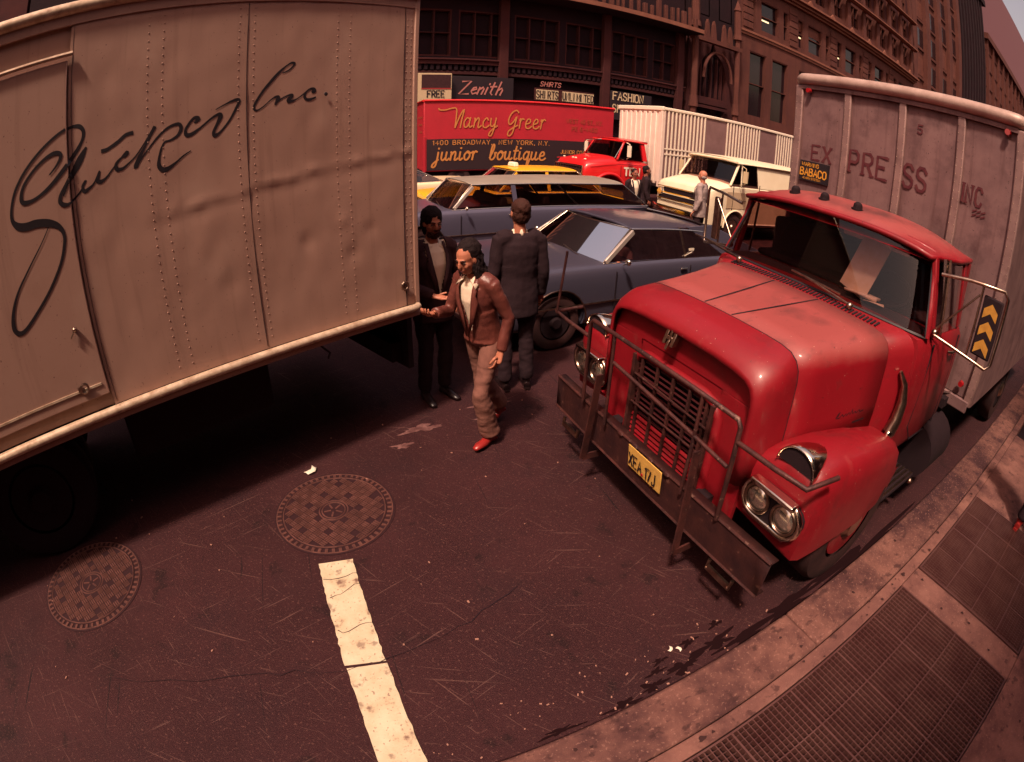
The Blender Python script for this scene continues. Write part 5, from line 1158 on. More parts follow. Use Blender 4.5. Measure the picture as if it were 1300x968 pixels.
# ------------------------------------------------------------ red cab truck with the white ribbed box
C_ = thing('delivery_truck', 'bright red snub truck with lettered door pulling a white ribbed box', 'truck', (8.55, 14.35, 0))
def S2(u, w, zs, zt, zb): return (u, [(0, zt), (w*.5, zt-.005), (w*.82, zt-.03), (w*.94, zt-.10), (w, zs), (w*1.0, zs-.2), (w, (zs+zb)/2), (w*.98, zb)])
b = MB(); loft(b, [S2(0, .86, 1.38, 1.50, .72), S2(.10, .92, 1.42, 1.60, .68), S2(.6, .96, 1.46, 1.70, .68), S2(1.05, .99, 1.50, 1.78, .66), S2(1.12, 1.02, 1.50, 1.72, .64), S2(2.2, 1.02, 1.50, 1.70, .64), S2(2.3, .98, 1.5, 1.66, .66)])
bmesh.ops.holes_fill(b.bm, edges=[e for e in b.bm.edges if e.is_boundary]); bo = b.build('body', M['chevy_red'], C_, smooth=45)
c = MB()
for sg in (-1, 1): c.cyl((.80, sg*.6, .60), (.80, sg*1.5, .60), .60, seg=28)
cut = c.build('cut', M['dark'], C_); md = bo.modifiers.new('x', 'BOOLEAN'); md.object = cut; md.operation = 'DIFFERENCE'; md.solver = 'EXACT'; bake(bo, 45); bpy.data.objects.remove(cut)
for sg in (-1, 1):
    q = MB(); q.tube([(.80+.63*math.cos(k_*math.pi/14), sg*1.03, .60+.63*math.sin(k_*math.pi/14)) for k_ in range(15)], .055, 8); q.build('wheel_arch_flare', M['chevy_red'], bo, smooth=60)
    wheel('wheel', (.80, sg*.90, .48), .47, .24, C_, rim='dark', side=sg, seg=24)
    for xx in (6.6,): wheel('wheel', (xx, sg*1.0, .48), .47, .3, C_, rim='dark', side=sg, seg=24)
    # cab windows and posts
    def sp(u, q): return Vector((u, sg*(.95-.13*q), 1.68+.62*q))
    q = MB(); q._f([q.bm.verts.new(p) for p in (sp(1.18, 0), sp(2.12, 0), sp(2.08, .92), sp(1.50, .92))]); q.build('side_window', M['glass_dark'], C_, smooth=0)
    q = MB(); q.bar(sp(1.10, 0), sp(1.44, 1), .05, .07, up=(0, 1, 0)); q.build('front_pillar', M['chevy_red'], C_, bevel=.01)
    q = MB(); d = Vector((0, -sg*.04, 0)); q.hexa([sp(2.08, 0), sp(2.30, 0), sp(2.30, 0)+d, sp(2.08, 0)+d, sp(2.02, 1), sp(2.22, 1), sp(2.22, 1)+d, sp(2.02, 1)+d]); q.build('rear_pillar', M['chevy_red'], C_, bevel=.01)
    q = MB(); q.tube([(1.42, sg*1.02, 1.72), (1.36, sg*1.22, 1.8), (1.36, sg*1.22, 2.2), (1.46, sg*.92, 2.24)], .012, 6); q.bb(1.33, 1.37, sg*1.14, sg*1.30, 1.80, 2.16); q.build('mirror', M['paper'], C_, smooth=0)
    q = MB(); q.box((1.22, sg*1.024, 1.12), (.012, .012, .75)); q.box((2.12, sg*1.024, 1.12), (.012, .012, .75)); q.each('door_seam', M['ink'], bo, smooth=0)
    q = MB(); q.tube([(.1, sg*.99, 1.56), (1.1, sg*1.03, 1.62), (2.25, sg*1.03, 1.60)], .012, 6); q.build('belt_line', M['chevy_red'], bo)
q = MB(); q.grid(lambda a, w: Vector((1.40+.88*a, (2*w-1)*.86, 2.30+.07*(1-(2*w-1)**4)*(1-.4*abs(2*a-1)**3))), 8, 12); q.grid(lambda a, w: Vector((1.40+.88*a, (2*w-1)*.86, 2.26+.04*(1-(2*w-1)**4))), 8, 12)
q.tube([(1.40, -.86, 2.28), (1.40, .86, 2.28), (2.28, .86, 2.28), (2.28, -.86, 2.28)], .04, 8, closed=True); q.build('cab_roof', M['chevy_red'], C_, smooth=60)
q = MB(); q.grid(lambda a, w: Vector((1.08+.34*w-.06*(1-(2*a-1)**2), (2*a-1)*(.94-.10*w), 1.72+.55*w)), 10, 4); q.build('windscreen', M['glass_truck'], C_, smooth=180)
q = MB(); q.tube([(1.02, -.93, 1.73), (1.40, -.84, 2.25)], .012, 5); q.tube([(1.02, .93, 1.73), (1.10, .92, 2.22), (1.40, .3, 2.29)], .016, 5); q.each('windscreen_trim', M['chrome'], C_)
q = MB(); q.bb(1.2, 2.2, -.85, .85, 1.66, 1.73); q.bb(1.95, 2.15, -.8, .8, 1.70, 2.0); q.bb(2.22, 2.24, -.82, .82, 1.7, 2.28); q.build('cab_interior', M['interior'], C_, smooth=0)
q = MB(); q.bb(-.03, .02, -.78, .78, .98, 1.42); go_ = q.build('grille', M['dark'], C_, bevel=.01)
q = MB(); q.tube([(-.045, -.80, .98), (-.045, -.80, 1.42), (-.045, .80, 1.42), (-.045, .80, .98)], .028, 6, closed=True)
for i in range(9): q.bb(-.045, -.031, -.64+i*.16-.012, -.64+i*.16+.012, 1.0, 1.40)
for z in (1.1, 1.2, 1.3): q.bb(-.043, -.0312, -.76, .76, z-.008, z+.008)
q.build('grille_frame', M['chrome'], go_, smooth=0)
for sg in (-1, 1):
    q = MB(); q.cyl((-.02, sg*.70, 1.12), (-.06, sg*.70, 1.12), .10, .085, seg=16); q.build('headlight', M['lens'], C_, smooth=40)
for v in (-.62, -.08, .08, .62):
    q = MB(); q.ball((.16, v, 1.63), .045, 8, sq=(.6, 1.6, .6)); q.build('hood_lamp', M['paper'], bo)
q = MB(); q.grid(lambda a, w: Vector((-.14+.06*abs(2*a-1)**3, (2*a-1)*1.0, .52+.2*w)), 10, 3); q.build('front_bumper', M['chrome_dull'], C_, solid=.02)
q = MB(); q.bb(1.36, 1.95, -1.032, -1.026, 1.20, 1.42); so_ = q.build('door_sign', M['chevy_red'], bo, smooth=0)
q = MB(); letters(q, 'TEN', 1.33, 1.20, .24, (0, -1.033, 0), EX, EZ, w=.24, sx=1.0, depth=.012); q.build('door_lettering', M['paper'], so_, smooth=0, recalc=False)
bx0, bx1 = 2.62, 11.5
q = MB(); q.bb(bx0+.03, bx1, -1.17, 1.17, 1.0, 3.52); wb_ = q.build('box_body', M['box_white'], C_, smooth=0)
q = MB()
for i in range(9): q.bb(bx0-.005, bx0+.031, -1.13+i*.262, -1.13+i*.262+.14, 1.05, 3.40)
q.build('front_rib', M['box_white'], wb_, bevel=.02)
q = MB(); q.bb(bx0-.03, bx0+.06, -1.22, 1.22, 3.44, 3.58); q.bb(bx0+.06, bx1, -1.22, -1.14, 3.46, 3.56); q.bb(bx0+.06, bx1, 1.14, 1.22, 3.46, 3.56); q.build('cap_rail', M['rib_light'], wb_, bevel=.02)
q = MB(); q.bb(bx0+.12, bx1-.01, -1.178, -1.171, 1.02, 3.45); q.build('side_panel', M['box_rib'], wb_, smooth=0)
q = MB(); q.bb(bx0-.02, bx0+.12, -1.20, -1.10, .9, 3.44); q.build('corner_post', M['box_white'], wb_, bevel=.01)
q = MB(); xx = bx0+.22
while xx < bx1:
    blank = (4.55 < xx < 5.55) or (7.6 < xx < 8.6) or (10.2 < xx < 10.9)
    if not blank: q.bb(xx, xx+.055, -1.205, -1.179, 1.02, 3.45)
    xx += .165
q.build('side_rib', M['rib_light'], wb_, smooth=0)
q = MB(); q.bb(bx0+.13, 4.5, -1.215, -1.206, 2.16, 2.21); q.bb(bx0+.13, 4.5, -1.215, -1.206, 1.98, 2.03); q.build('side_slat', M['rib_light'], wb_, smooth=0)
q = MB(); q.bb(.4, bx1, -.45, .45, .55, .95); q.bb(2.3, 2.62, -.8, .8, .6, 1.3); q.bb(bx0, bx1, -1.1, 1.1, .9, .995); q.build('chassis_frame', M['dark'], C_, smooth=0)

# ------------------------------------------------------------ cream van
V_ = thing('delivery_van', 'cream white panel van with a chrome front bumper, a man in grey walking past it', 'van', (9.55, 10.35, 0), R(1)); V_.scale = (1, 1, 1.04)
def S3(u, w, zs, zt, zb): return (u, [(0, zt), (w*.6, zt-.01), (w*.9, zt-.05), (w, zs), (w*1.01, zs-.3), (w*1.0, zb+.3), (w*.97, zb)])
b = MB(); loft(b, [S3(0, .88, 1.18, 1.28, .48), S3(.08, .94, 1.24, 1.36, .44), S3(.5, .98, 1.34, 1.46, .42), S3(.95, 1.0, 1.42, 1.55, .40), S3(5.0, 1.0, 1.42, 1.56, .40), S3(5.1, .97, 1.40, 1.5, .44)])
bmesh.ops.holes_fill(b.bm, edges=[e for e in b.bm.edges if e.is_boundary]); bo = b.build('body', M['van_white'], V_, smooth=45)
c = MB()
for wu in (1.15, 4.1):
    for sg in (-1, 1): c.cyl((wu, sg*.7, .38), (wu, sg*1.4, .38), .43, seg=28)
cut = c.build('cut', M['dark'], V_); md = bo.modifiers.new('x', 'BOOLEAN'); md.object = cut; md.operation = 'DIFFERENCE'; md.solver = 'EXACT'; bake(bo, 45); bpy.data.objects.remove(cut)
for sg in (-1, 1):
    for wu in (1.15, 4.1):
        wheel('wheel', (wu, sg*.87, .37), .37, .2, V_, rim='chrome_dull', side=sg, seg=24)
        q = MB(); q.tube([(wu+.44*math.cos(k_*math.pi/14), sg*1.01, .38+.44*math.sin(k_*math.pi/14)) for k_ in range(15)], .022, 8); q.build('arch_lip', M['van_white'], bo, smooth=60)
    q = MB(); q.bb(1.62, 5.0, sg*1.008, sg*1.014, .45, 1.30); q.bb(.75, 1.62, sg*1.008, sg*1.014, .88, 1.30); q.build('lower_side', M['van_low'], bo, smooth=0)
    def sp(u, q): return Vector((u, sg*(.985-.10*q), 1.46+.62*q))
    d = Vector((0, -sg*.03, 0))
    q = MB(); q.hexa([sp(2.05, 0), sp(5.05, 0), sp(5.05, 0)+d, sp(2.05, 0)+d, sp(2.02, 1), sp(4.98, 1), sp(4.98, 1)+d, sp(2.02, 1)+d]); q.build('upper_side', M['van_white'], V_, smooth=0)
    q = MB(); q.bar(sp(.86, 0), sp(1.28, 1), .04, .07, up=(0, 1, 0)); q.build('front_pillar', M['van_white'], V_, bevel=.01)
    q = MB(); q.bar(sp(1.30, 0), sp(1.38, 1), .03, .05, up=(0, 1, 0)); q.build('quarter_light_post', M['van_white'], V_, bevel=.01)
    q = MB(); q._f([q.bm.verts.new(p) for p in (sp(.9, 0), sp(2.06, 0), sp(2.03, .95), sp(1.28, .95))]); q.build('side_window', M['glass_dark'], V_, smooth=0)
    q = MB(); q.tube([(1.2, sg*1.02, 1.50), (1.15, sg*1.24, 1.55), (1.15, sg*1.24, 1.95), (1.3, sg*.95, 2.0)], .012, 6); q.bb(1.13, 1.17, sg*1.16, sg*1.31, 1.58, 1.88); q.build('mirror', M['sign_white'], V_, smooth=0)
    q = MB(); q.box((.98, sg*1.012, 1.15), (.012, .018, .6)); q.box((2.08, sg*1.02, 1.05), (.012, .018, 1.0)); q.each('door_seam', M['ink'], bo, smooth=0)
    q = MB(); q.box((1.92, sg*1.03, 1.26), (.14, .03, .03)); q.build('door_handle', M['chrome'], bo, bevel=.006)
    q = MB(); q.cyl((-.03, sg*.74, 1.0), (-.07, sg*.74, 1.0), .10, .085, seg=16); q.build('headlight', M['lens'], V_, smooth=40)
q = MB(); sgs = [(1.25+.28*a, 1.05+.10*z) for a, z in [(0, .9), (.1, .3), (.3, .1), (.2, .8), (.45, .2), (.55, .6), (.65, .2), (.8, .5), (1, .3)]]; q.ribbon(sgs, (0, -1.015, 0), EX, EZ, .018, depth=.01); q.build('door_script', M['ink'], bo, smooth=0, recalc=False)
q = MB(); q.grid(lambda a, w: Vector((1.12+3.95*a, (2*w-1)*.95, 2.08+.10*(1-(2*w-1)**4)*(1-.3*abs(2*a-1)**5))), 12, 12); q.grid(lambda a, w: Vector((1.12+3.95*a, (2*w-1)*.95, 2.05)), 12, 12)
q.tube([(1.14, -.93, 2.07), (1.08, -.5, 2.10), (1.08, .5, 2.10), (1.14, .93, 2.07), (5.07, .95, 2.07), (5.07, -.95, 2.07)], .035, 8, closed=True); q.build('van_roof', M['van_white'], V_, smooth=60)
q = MB(); q.grid(lambda a, w: Vector((.86+.38*w-.10*(1-(2*a-1)**2), (2*a-1)*(.96-.10*w), 1.48+.58*w)), 12, 4); q.build('windscreen', M['glass_truck'], V_, smooth=180)
q = MB(); q.bb(1.0, 5.0, -.9, .9, 1.44, 1.56); q.bb(1.9, 2.0, -.9, .9, 1.5, 2.05); q.bb(5.03, 5.08, -.9, .9, 1.5, 2.05); q.build('interior', M['interior'], V_, smooth=0)
q = MB(); q.bb(-.025, .02, -.62, .62, 1.02, 1.14); q.bb(-.025, .02, -.80, .80, .86, .96); go_ = q.build('grille', M['dark'], V_, bevel=.01)
q = MB()
for z in (1.0, 1.16, .84): q.bb(-.05, -.026, -.86, .86, z-.012, z+.012)
q.build('grille_bar', M['chrome'], go_, smooth=0)
q = MB(); q.grid(lambda a, w: Vector((-.16+.10*abs(2*a-1)**4, (2*a-1)*1.0, .50+.18*w)), 14, 3); q.build('front_bumper', M['chrome'], V_, solid=.02)
q = MB(); q.bb(.3, 5, -.8, .8, .32, .5); q.build('underbody', M['dark'], V_, smooth=0)
q = MB(); q.tube([(1.7, -1.015, .47), (3.6, -1.015, .47)], .018, 6); q.build('sill_trim', M['paper'], bo)

# ------------------------------------------------------------ red delivery truck with gold lettering
NG = thing('delivery_truck', 'dark red delivery truck with gold script lettering above a black panel, parked before the shops', 'truck', (5.45, 19.9, 0), R(-8))
nl, nh, nd = 7.9, 3.62, 2.2
q = MB(); q.bb(0, nl, 0, nd, .75, nh); nb_ = q.build('box_body', M['ng_red'], NG, bevel=.04)
q = MB(); q.tube([(.02, -.01, nh-.02), (nl, -.01, nh-.02)], .05, 8); q.tube([(-.01, 0, nh-.02), (-.01, nd, nh-.02)], .05, 8); q.build('roof_moulding', M['chevy_red'], nb_, smooth=60)
q = MB(); q.bb(.12, nl-.1, -.012, -.002, .8, 2.05); q.build('black_panel', M['ng_dark'], nb_, smooth=0)
q = MB(); q.bb(-.03, .08, -.03, .04, .75, 2.15); q.build('corner_trim', M['ng_red'], nb_, smooth=0)
for xx in (1.4, 5.6):
    wheel('wheel', (xx, .16, .46), .45, .24, NG, rim='dark', side=-1, seg=24); wheel('wheel', (xx, nd-.16, .46), .45, .24, NG, rim='dark', side=1, seg=24)
q = MB(); q.bb(.2, nl-.2, .3, nd-.3, .45, .75); q.bb(nl, nl+1.3, .15, nd-.15, .5, 1.9); q.build('chassis_frame', M['dark'], NG, smooth=0)
q = MB(); q.bb(nl+.02, nl+1.6, .1, nd-.1, 1.0, 2.3); q.build('cab', M['ng_red'], NG, bevel=.15)
def script(strokes, x, z, sx, sz, m, w, par, y=-.014, name='script_lettering', slant=.15):
    q = MB()
    for s__ in strokes:
        sm = []
        for i in range(len(s__)-1):
            p0, p1, p2, p3 = [Vector(s__[min(max(k_, 0), len(s__)-1)]) for k_ in (i-1, i, i+1, i+2)]
            for t_ in (0, .33, .66): sm.append(.5*((2*p1)+(-p0+p2)*t_+(2*p0-5*p1+4*p2-p3)*t_**2+(-p0+3*p1-3*p2+p3)*t_**3))
        sm.append(Vector(s__[-1])); q.ribbon([(x+(p.x+slant*p.y)*sx, z+p.y*sz) for p in sm], (0, y, 0), EX, EZ, w, depth=.01)
    return q.build(name, M[m], par, smooth=0, recalc=False)
LC = { # lower-case script, x-height 1
'a': ([[(.6, .8), (.3, 1), (.02, .6), (.1, .1), (.35, .05), (.6, .5)], [(.62, 1), (.58, .3), (.7, .02), (.95, .2)]], .95), 'n': ([[(.0, .9), (.08, .9), (.04, 0)], [(.05, .5), (.35, .98), (.52, .8), (.5, .1), (.62, 0), (.85, .2)]], .85),
'c': ([[(.55, .75), (.35, 1), (.05, .6), (.12, .1), (.4, 0), (.75, .25)]], .72), 'y': ([[(.0, .95), (.05, .3), (.25, .1), (.5, .4)], [(.55, 1), (.5, 0), (.3, -.8), (.0, -.75), (.2, -.3), (.8, .2)]], .85),
'r': ([[(0, .8), (.1, 1), (.08, 0)], [(.08, .6), (.3, 1), (.5, .9)]], .6), 'e': ([[(.05, .45), (.5, .6), (.45, .95), (.2, .95), (.03, .5), (.15, .05), (.5, .02), (.75, .25)]], .75),
'j': ([[(.2, .95), (.18, 0), (.05, -.7), (-.25, -.75), (-.2, -.4), (.3, .1)], [(.2, 1.35), (.22, 1.42)]], .5), 'u': ([[(.0, .95), (.0, .25), (.2, 0), (.45, .3)], [(.5, .95), (.48, .2), (.65, 0), (.85, .2)]], .85),
'i': ([[(.05, .95), (.05, .15), (.2, 0), (.38, .2)], [(.06, 1.35), (.08, 1.42)]], .42), 'o': ([[(.3, 1), (.02, .6), (.1, .1), (.35, .0), (.6, .4), (.5, .9), (.3, 1), (.45, .8), (.8, .85)]], .75),
'b': ([[(.0, .2), (.3, 1.2), (.3, 1.75), (.12, 1.7), (.04, .8), (.08, .1), (.35, 0), (.58, .4), (.5, .8), (.7, .8)]], .72), 't': ([[(.2, 1.6), (.12, .3), (.25, 0), (.45, .15)], [(-.05, 1.05), (.45, 1.1)]], .5),
'q': ([[(.55, .8), (.3, 1), (.02, .6), (.1, .1), (.35, .05), (.55, .5)], [(.58, 1), (.52, -.9), (.65, -.6), (.8, .1)]], .8)}
def lower(s__, x): 
    o = []
    for ch in s__:
        st, ad = LC[ch]; o += [[(x+p[0], p[1]) for p in q] for q in st]; x += ad+.12
    return o, x
N_ = [[(-1.9, 1.95), (-1.75, 1.8), (-1.2, 1.78), (-.5, 1.95), (.0, 1.9), (.12, 1.0), (.15, 0)], [(.15, 0), (.5, 1.2), (.85, 1.85), (.75, .8), (.72, 0)]]
G_ = [[(1.1, 1.6), (.8, 1.85), (.3, 1.5), (.1, .8), (.3, .35), (.7, .7), (.95, 1.2), (.85, .2), (.7, -.6), (.3, -.8), (.3, -.3), (1.2, .3)]]
o1, x_ = lower('ancy', 1.05); gx = x_+.9; G_ = [[(p[0]+gx, p[1]) for p in s__] for s__ in G_]; o2, _x = lower('reer', gx+1.35)
script(N_+o1+G_+o2, 1.15, 2.50, .36, .40, 'gold', .05, nb_)
o1, x_ = lower('junior', 0); o2, _x = lower('boutique', x_+1.3); 
script(o1+o2, .45, 1.20, .355, .34, 'gold', .07, nb_)
q = MB(); letters(q, '1400 BROADWAY,  NEW YORK, N.Y.', .35, 1.82, .17, (0, -.014, 0), EX, EZ, w=.18, sx=1.05, depth=.008, gap=.12); letters(q, 'JUNIOR COATS', 5.55, 1.50, .15, (0, -.014, 0), EX, EZ, w=.18, sx=.9, depth=.008); q.build('address_lettering', M['gold'], nb_, smooth=0, recalc=False)
q = MB(); letters(q, 'WEST 38 ST., N.Y.'.replace('38', '40'), 5.75, 2.82, .17, (0, -.006, 0), EX, EZ, w=.18, sx=.8, depth=.008); letters(q, 'PE 6-4450', 6.0, 2.50, .17, (0, -.006, 0), EX, EZ, w=.18, sx=.9, depth=.008); q.build('faded_lettering', M['gold_dim'], nb_, smooth=0, recalc=False)
q = MB()
for i, zz in enumerate((2.9, 2.6, 2.3)): q.bb(-.008, -.002, .4, 1.7-.2*i, zz, zz+.08)
q.build('end_stripe', M['gold_dim'], nb_, smooth=0)
# ------------------------------------------------------------ people
def ringloft(mb, pts, rad, seg=14, side=(1, 0, 0), cap=True):
    """elliptical limb or trunk: pts centre line, rad (across, deep) per point; 'side' fixes the wide axis"""
    pts = [Vector(p) for p in pts]; side = Vector(side); rings = []; n = len(pts)
    for i, p in enumerate(pts):
        t = (pts[min(i+1, n-1)]-pts[max(i-1, 0)]).normalized(); a = side-t*side.dot(t)
        if a.length < .05: a = Vector((0, 1, 0))-t*t.y
        a.normalize(); b = t.cross(a); ra, rb = rad[i] if isinstance(rad[i], tuple) else (rad[i], rad[i])
        rings.append([mb.bm.verts.new(p+a*ra*math.cos(2*math.pi*k_/seg)+b*rb*math.sin(2*math.pi*k_/seg)) for k_ in range(seg)])
    for A_, B_ in zip(rings, rings[1:]):
        for k_ in range(seg): mb._f((A_[k_], A_[(k_+1) % seg], B_[(k_+1) % seg], B_[k_]))
    if cap:
        for rg, e in ((rings[0], pts[0]-(pts[1]-pts[0]).normalized()*.01), (rings[-1], pts[-1]+(pts[-1]-pts[-2]).normalized()*.01)):
            c = mb.bm.verts.new(e)
            for k_ in range(seg): mb._f((rg[k_], rg[(k_+1) % seg], c))
def mid(a, b, t=.5): return Vector(a).lerp(Vector(b), t)
def fuse(o, vox, smooth_it=3):
    md = o.modifiers.new('r', 'REMESH'); md.mode = 'VOXEL'; md.voxel_size = vox; md.use_smooth_shade = True
    s__ = o.modifiers.new('s', 'SMOOTH'); s__.factor = .5; s__.iterations = smooth_it
    bake(o, 0); o.data.shade_smooth(); return o
def folds(o, amp, sc_=(9, 9, 4), seed=0, zlo=-1, zhi=9):
    for v in o.data.vertices:
        if zlo < v.co.z < zhi:
            q = Vector((v.co.x*sc_[0]+seed, v.co.y*sc_[1], v.co.z*sc_[2])); v.co += v.normal*amp*(noise.noise(q)+.5*noise.noise(q*2.3))
def person(label, loc, rz, J=None, scale=1., hair='short', beard=False, bald=False, wear=None, skin='skin', vox=.011, lean=0, fem=False, group=None, seated=False, moust=False):
    """standing figure facing local -y; J overrides joints (metres, 1.75 m tall)"""
    wear = wear or {}
    j = dict(pel=(0, 0, .96), wst=(0, .0, 1.10), chs=(0, 0, 1.30), nb=(0, .015, 1.47), nk=(0, .01, 1.54), hd=(0, -.01, 1.65), hdir=(0, -1, 0),
             shL=(.185, .01, 1.42), elL=(.235, .03, 1.14), wrL=(.25, -.05, .90), hfL=(.25, -.075, .83), shR=(-.185, .01, 1.42), elR=(-.235, .03, 1.14), wrR=(-.25, -.05, .90), hfR=(-.25, -.075, .83),
             hpL=(.095, 0, .92), knL=(.105, -.015, .50), anL=(.11, .03, .09), toL=(.13, -.14, .03), hpR=(-.095, 0, .92), knR=(-.105, -.015, .50), anR=(-.11, .03, .09), toR=(-.13, -.14, .03))
    j.update(J or {}); j = {k_: Vector(v) for k_, v in j.items()}
    t = thing('person', label, 'person', loc, rz, group); t.scale = (scale*(.92 if fem else .96), scale*(.95 if fem else .98), scale)
    wd = .9 if fem else 1.
    hd, hdir = j['hd'], j['hdir'].normalized(); hr = hdir.cross(Vector((0, 0, 1))).normalized(); hu = hr.cross(hdir)
    H3 = lambda x, y, z: hd+hr*x-hdir*y+hu*z          # x right, y back, z up in head space
    body = MB()
    def torso(mb, e, top=True):
        pts = [j['pel']-Vector((0, 0, .06)), j['pel'], j['wst'], mid(j['wst'], j['chs']), j['chs'], mid(j['chs'], j['nb'], .6), j['nb']]
        rad = [(.150+e, .105+e), (.165*(1.04 if fem else 1)+e, .115+e), (.140*wd+e, .100+e), (.155*wd+e, .110+e), (.175*wd+e, .120+e), (.165*wd+e, .10+e), (.075+e*.7, .07+e*.7)]
        ringloft(mb, pts, rad, 18, side=(j['shL']-j['shR']).normalized())
        for s_ in 'LR': ringloft(mb, [mid(j['nb'], j['chs'], .15), mid(j['nb'], j['sh'+s_], .6), j['sh'+s_]], [.06+e, .062+e, .06*wd+e], 12)
    def arm(mb, s_, e, to=1., cuff=0):
        sh, el, wr = j['sh'+s_], j['el'+s_], j['wr'+s_]
        pts = [mid(j['nb'], sh, .75), sh, mid(sh, el, .35), mid(sh, el, .7), el, mid(el, wr, .35), mid(el, wr, .7), mid(el, wr, to)]
        ringloft(mb, pts, [.05+e, .060*wd+e, .052*wd+e, .046*wd+e, .042*wd+e, .041*wd+e, .034*wd+e+cuff*.5, .028*wd+e+cuff], 12)
    def leg(mb, s_, e, flare=0, low=1.):
        hp, kn, an = j['hp'+s_], j['kn'+s_], j['an'+s_]
        ringloft(mb, [mid(j['pel'], hp, .7), hp, mid(hp, kn, .3), mid(hp, kn, .7), kn, mid(kn, an, .3), mid(kn, an, .65), mid(kn, an, low)],
                 [.09+e*.5, .095*wd+e, .088*wd+e, .068*wd+e, .056+e+flare*.15, .056+e+flare*.35, .044+e+flare*.7, .036+e+flare], 14)
    torso(body, -.012); [arm(body, s_, -.004) for s_ in 'LR']; [leg(body, s_, -.012) for s_ in 'LR']
    ringloft(body, [j['nb']-Vector((0, 0, .03)), j['nk'], mid(j['nk'], hd, .6)], [.062*wd, .055*wd, .054*wd], 12)
    # head: cranium, face, jaw, nose, brow, lips, ears in one skin
    def hball(c, r, sq):
        b2 = MB(); b2.ball((0, 0, 0), 1, 16)
        for v in b2.bm.verts: p = v.co; v.co = H3(c[0]+p.x*r*sq[0], c[1]+p.y*r*sq[1], c[2]+p.z*r*sq[2])
        me = bpy.data.meshes.new('x'); b2.bm.to_mesh(me); body.bm.from_mesh(me); bpy.data.meshes.remove(me); b2.bm.free()
    hball((0, .015, .035), .098, (.80, 1.0, .92)); hball((0, -.012, -.015), .085, (.78, .86, 1.05)); hball((0, -.03, -.068), .05, (.95, .9, .72))
    hball((0, -.092, -.008), .018, (.75, 1.1, 1.5)); hball((0, -.100, -.022), .014, (1.1, 1., .8)); hball((0, -.078, .026), .03, (1.6, .5, .35)); hball((0, -.079, -.052), .016, (1.5, .7, .65))
    for sx in (-1, 1): hball((sx*.078, .005, -.005), .026, (.35, .75, 1.2)); hball((sx*.035, -.062, -.018), .03, (.8, .7, .8))
    for s_ in 'LR':
        wr, hf = j['wr'+s_], j['hf'+s_]; ringloft(body, [wr-(hf-wr)*.2, mid(wr, hf, .35), hf, hf+(hf-wr)*.25], [(.026, .022), (.036, .018), (.042, .017), (.038, .014)], 10)
        an, to = j['an'+s_], j['to'+s_]
    bo = body.build('body', M[skin], t, smooth=180, recalc=True); fuse(bo, vox*.8, 2)
    # fingers joined to the same mesh
    fb = MB()
    for s_ in 'LR':
        wr, hf = j['wr'+s_], j['hf'+s_]; d = (hf-wr).normalized(); side = d.cross(Vector((0, 0, 1))); side = side.normalized() if side.length > .2 else Vector((0, 1, 0))
        if abs(d.z) > .8: side = Vector((0, 1, 0))
        nrm = d.cross(side).normalized()*(1 if s_ == 'L' else -1)
        if abs(d.z) > .8: nrm = Vector((-1 if s_ == 'L' else 1, 0, 0))
        for k_, (o_, ln_) in enumerate(((-.030, .062), (-.010, .075), (.010, .078), (.030, .068))):
            b0 = hf+side*o_+d*.005; p1 = b0+d*ln_*.45+nrm*.004; p2 = p1+d*ln_*.33+nrm*.018; p3 = p2+d*ln_*.16+nrm*.024
            fb.tube([b0-d*.02, b0, p1, p2, p3], [.009, .0092, .0085, .0078, .006], 7)
        b0 = mid(wr, hf, .45)-side*.032; fb.tube([b0, b0-side*.022+d*.022+nrm*.012, b0-side*.026+d*.048+nrm*.024, b0-side*.02+d*.064+nrm*.032], [.012, .011, .0095, .007], 7)
    me = bpy.data.meshes.new('x'); fb.bm.to_mesh(me); fb.bm.free(); bm = bmesh.new(); bm.from_mesh(bo.data); bm.from_mesh(me); bm.to_mesh(bo.data); bm.free(); bpy.data.meshes.remove(me); bo.data.shade_smooth()
    # eyes, brows
    for sx in (-1, 1):
        e = MB(); e.ball((0, 0, 0), .0125, 10)
        for v in e.bm.verts: v.co = H3(sx*.032+v.co.x, -.074+v.co.y*.8, .006+v.co.z*.75)
        e.build('eye', M['paper'], t, smooth=180)
        e = MB(); e.tube([H3(sx*.012, -.090, .026), H3(sx*.034, -.090, .034), H3(sx*.055, -.074, .026)], [.004, .005, .003], 5); e.build('eyebrow', M['hair'], t, smooth=60)
        e = MB(); e.tube([H3(sx*.018, -.086, .010), H3(sx*.032, -.088, .013), H3(sx*.046, -.080, .009)], .0035, 5)
        e.build('eyelid', M['hair'], t, smooth=60)
        if sx < 0:
            e = MB(); e.tube([H3(-.02, -.097, -.050), H3(0, -.0985, -.047), H3(.02, -.097, -.050)], .0035, 5)
            e.build('mouth', M['letter_red'], t, smooth=60)
    # hair
    hm = MB(); hc = M['hair_brown'] if hair == 'brown' else M['hair']
    def hairball(c, r, sq, amp=.006, keep=None):
        b2 = MB(); b2.ball((0, 0, 0), 1, 64)
        for v in b2.bm.verts:
            p = v.co.copy(); q = 1+amp/r*(noise.noise(p*3+Vector((r*90, 0, 0)))*1.2+.9*noise.noise(Vector((p.x*16, p.y*16, p.z*2.5)))+.5*noise.noise(Vector((p.x*34, p.y*34, p.z*4)))); v.co = H3(c[0]+p.x*r*sq[0]*q, c[1]+p.y*r*sq[1]*q, c[2]+p.z*r*sq[2]*q)
        me = bpy.data.meshes.new('x'); b2.bm.to_mesh(me); hm.bm.from_mesh(me); bpy.data.meshes.remove(me); b2.bm.free()
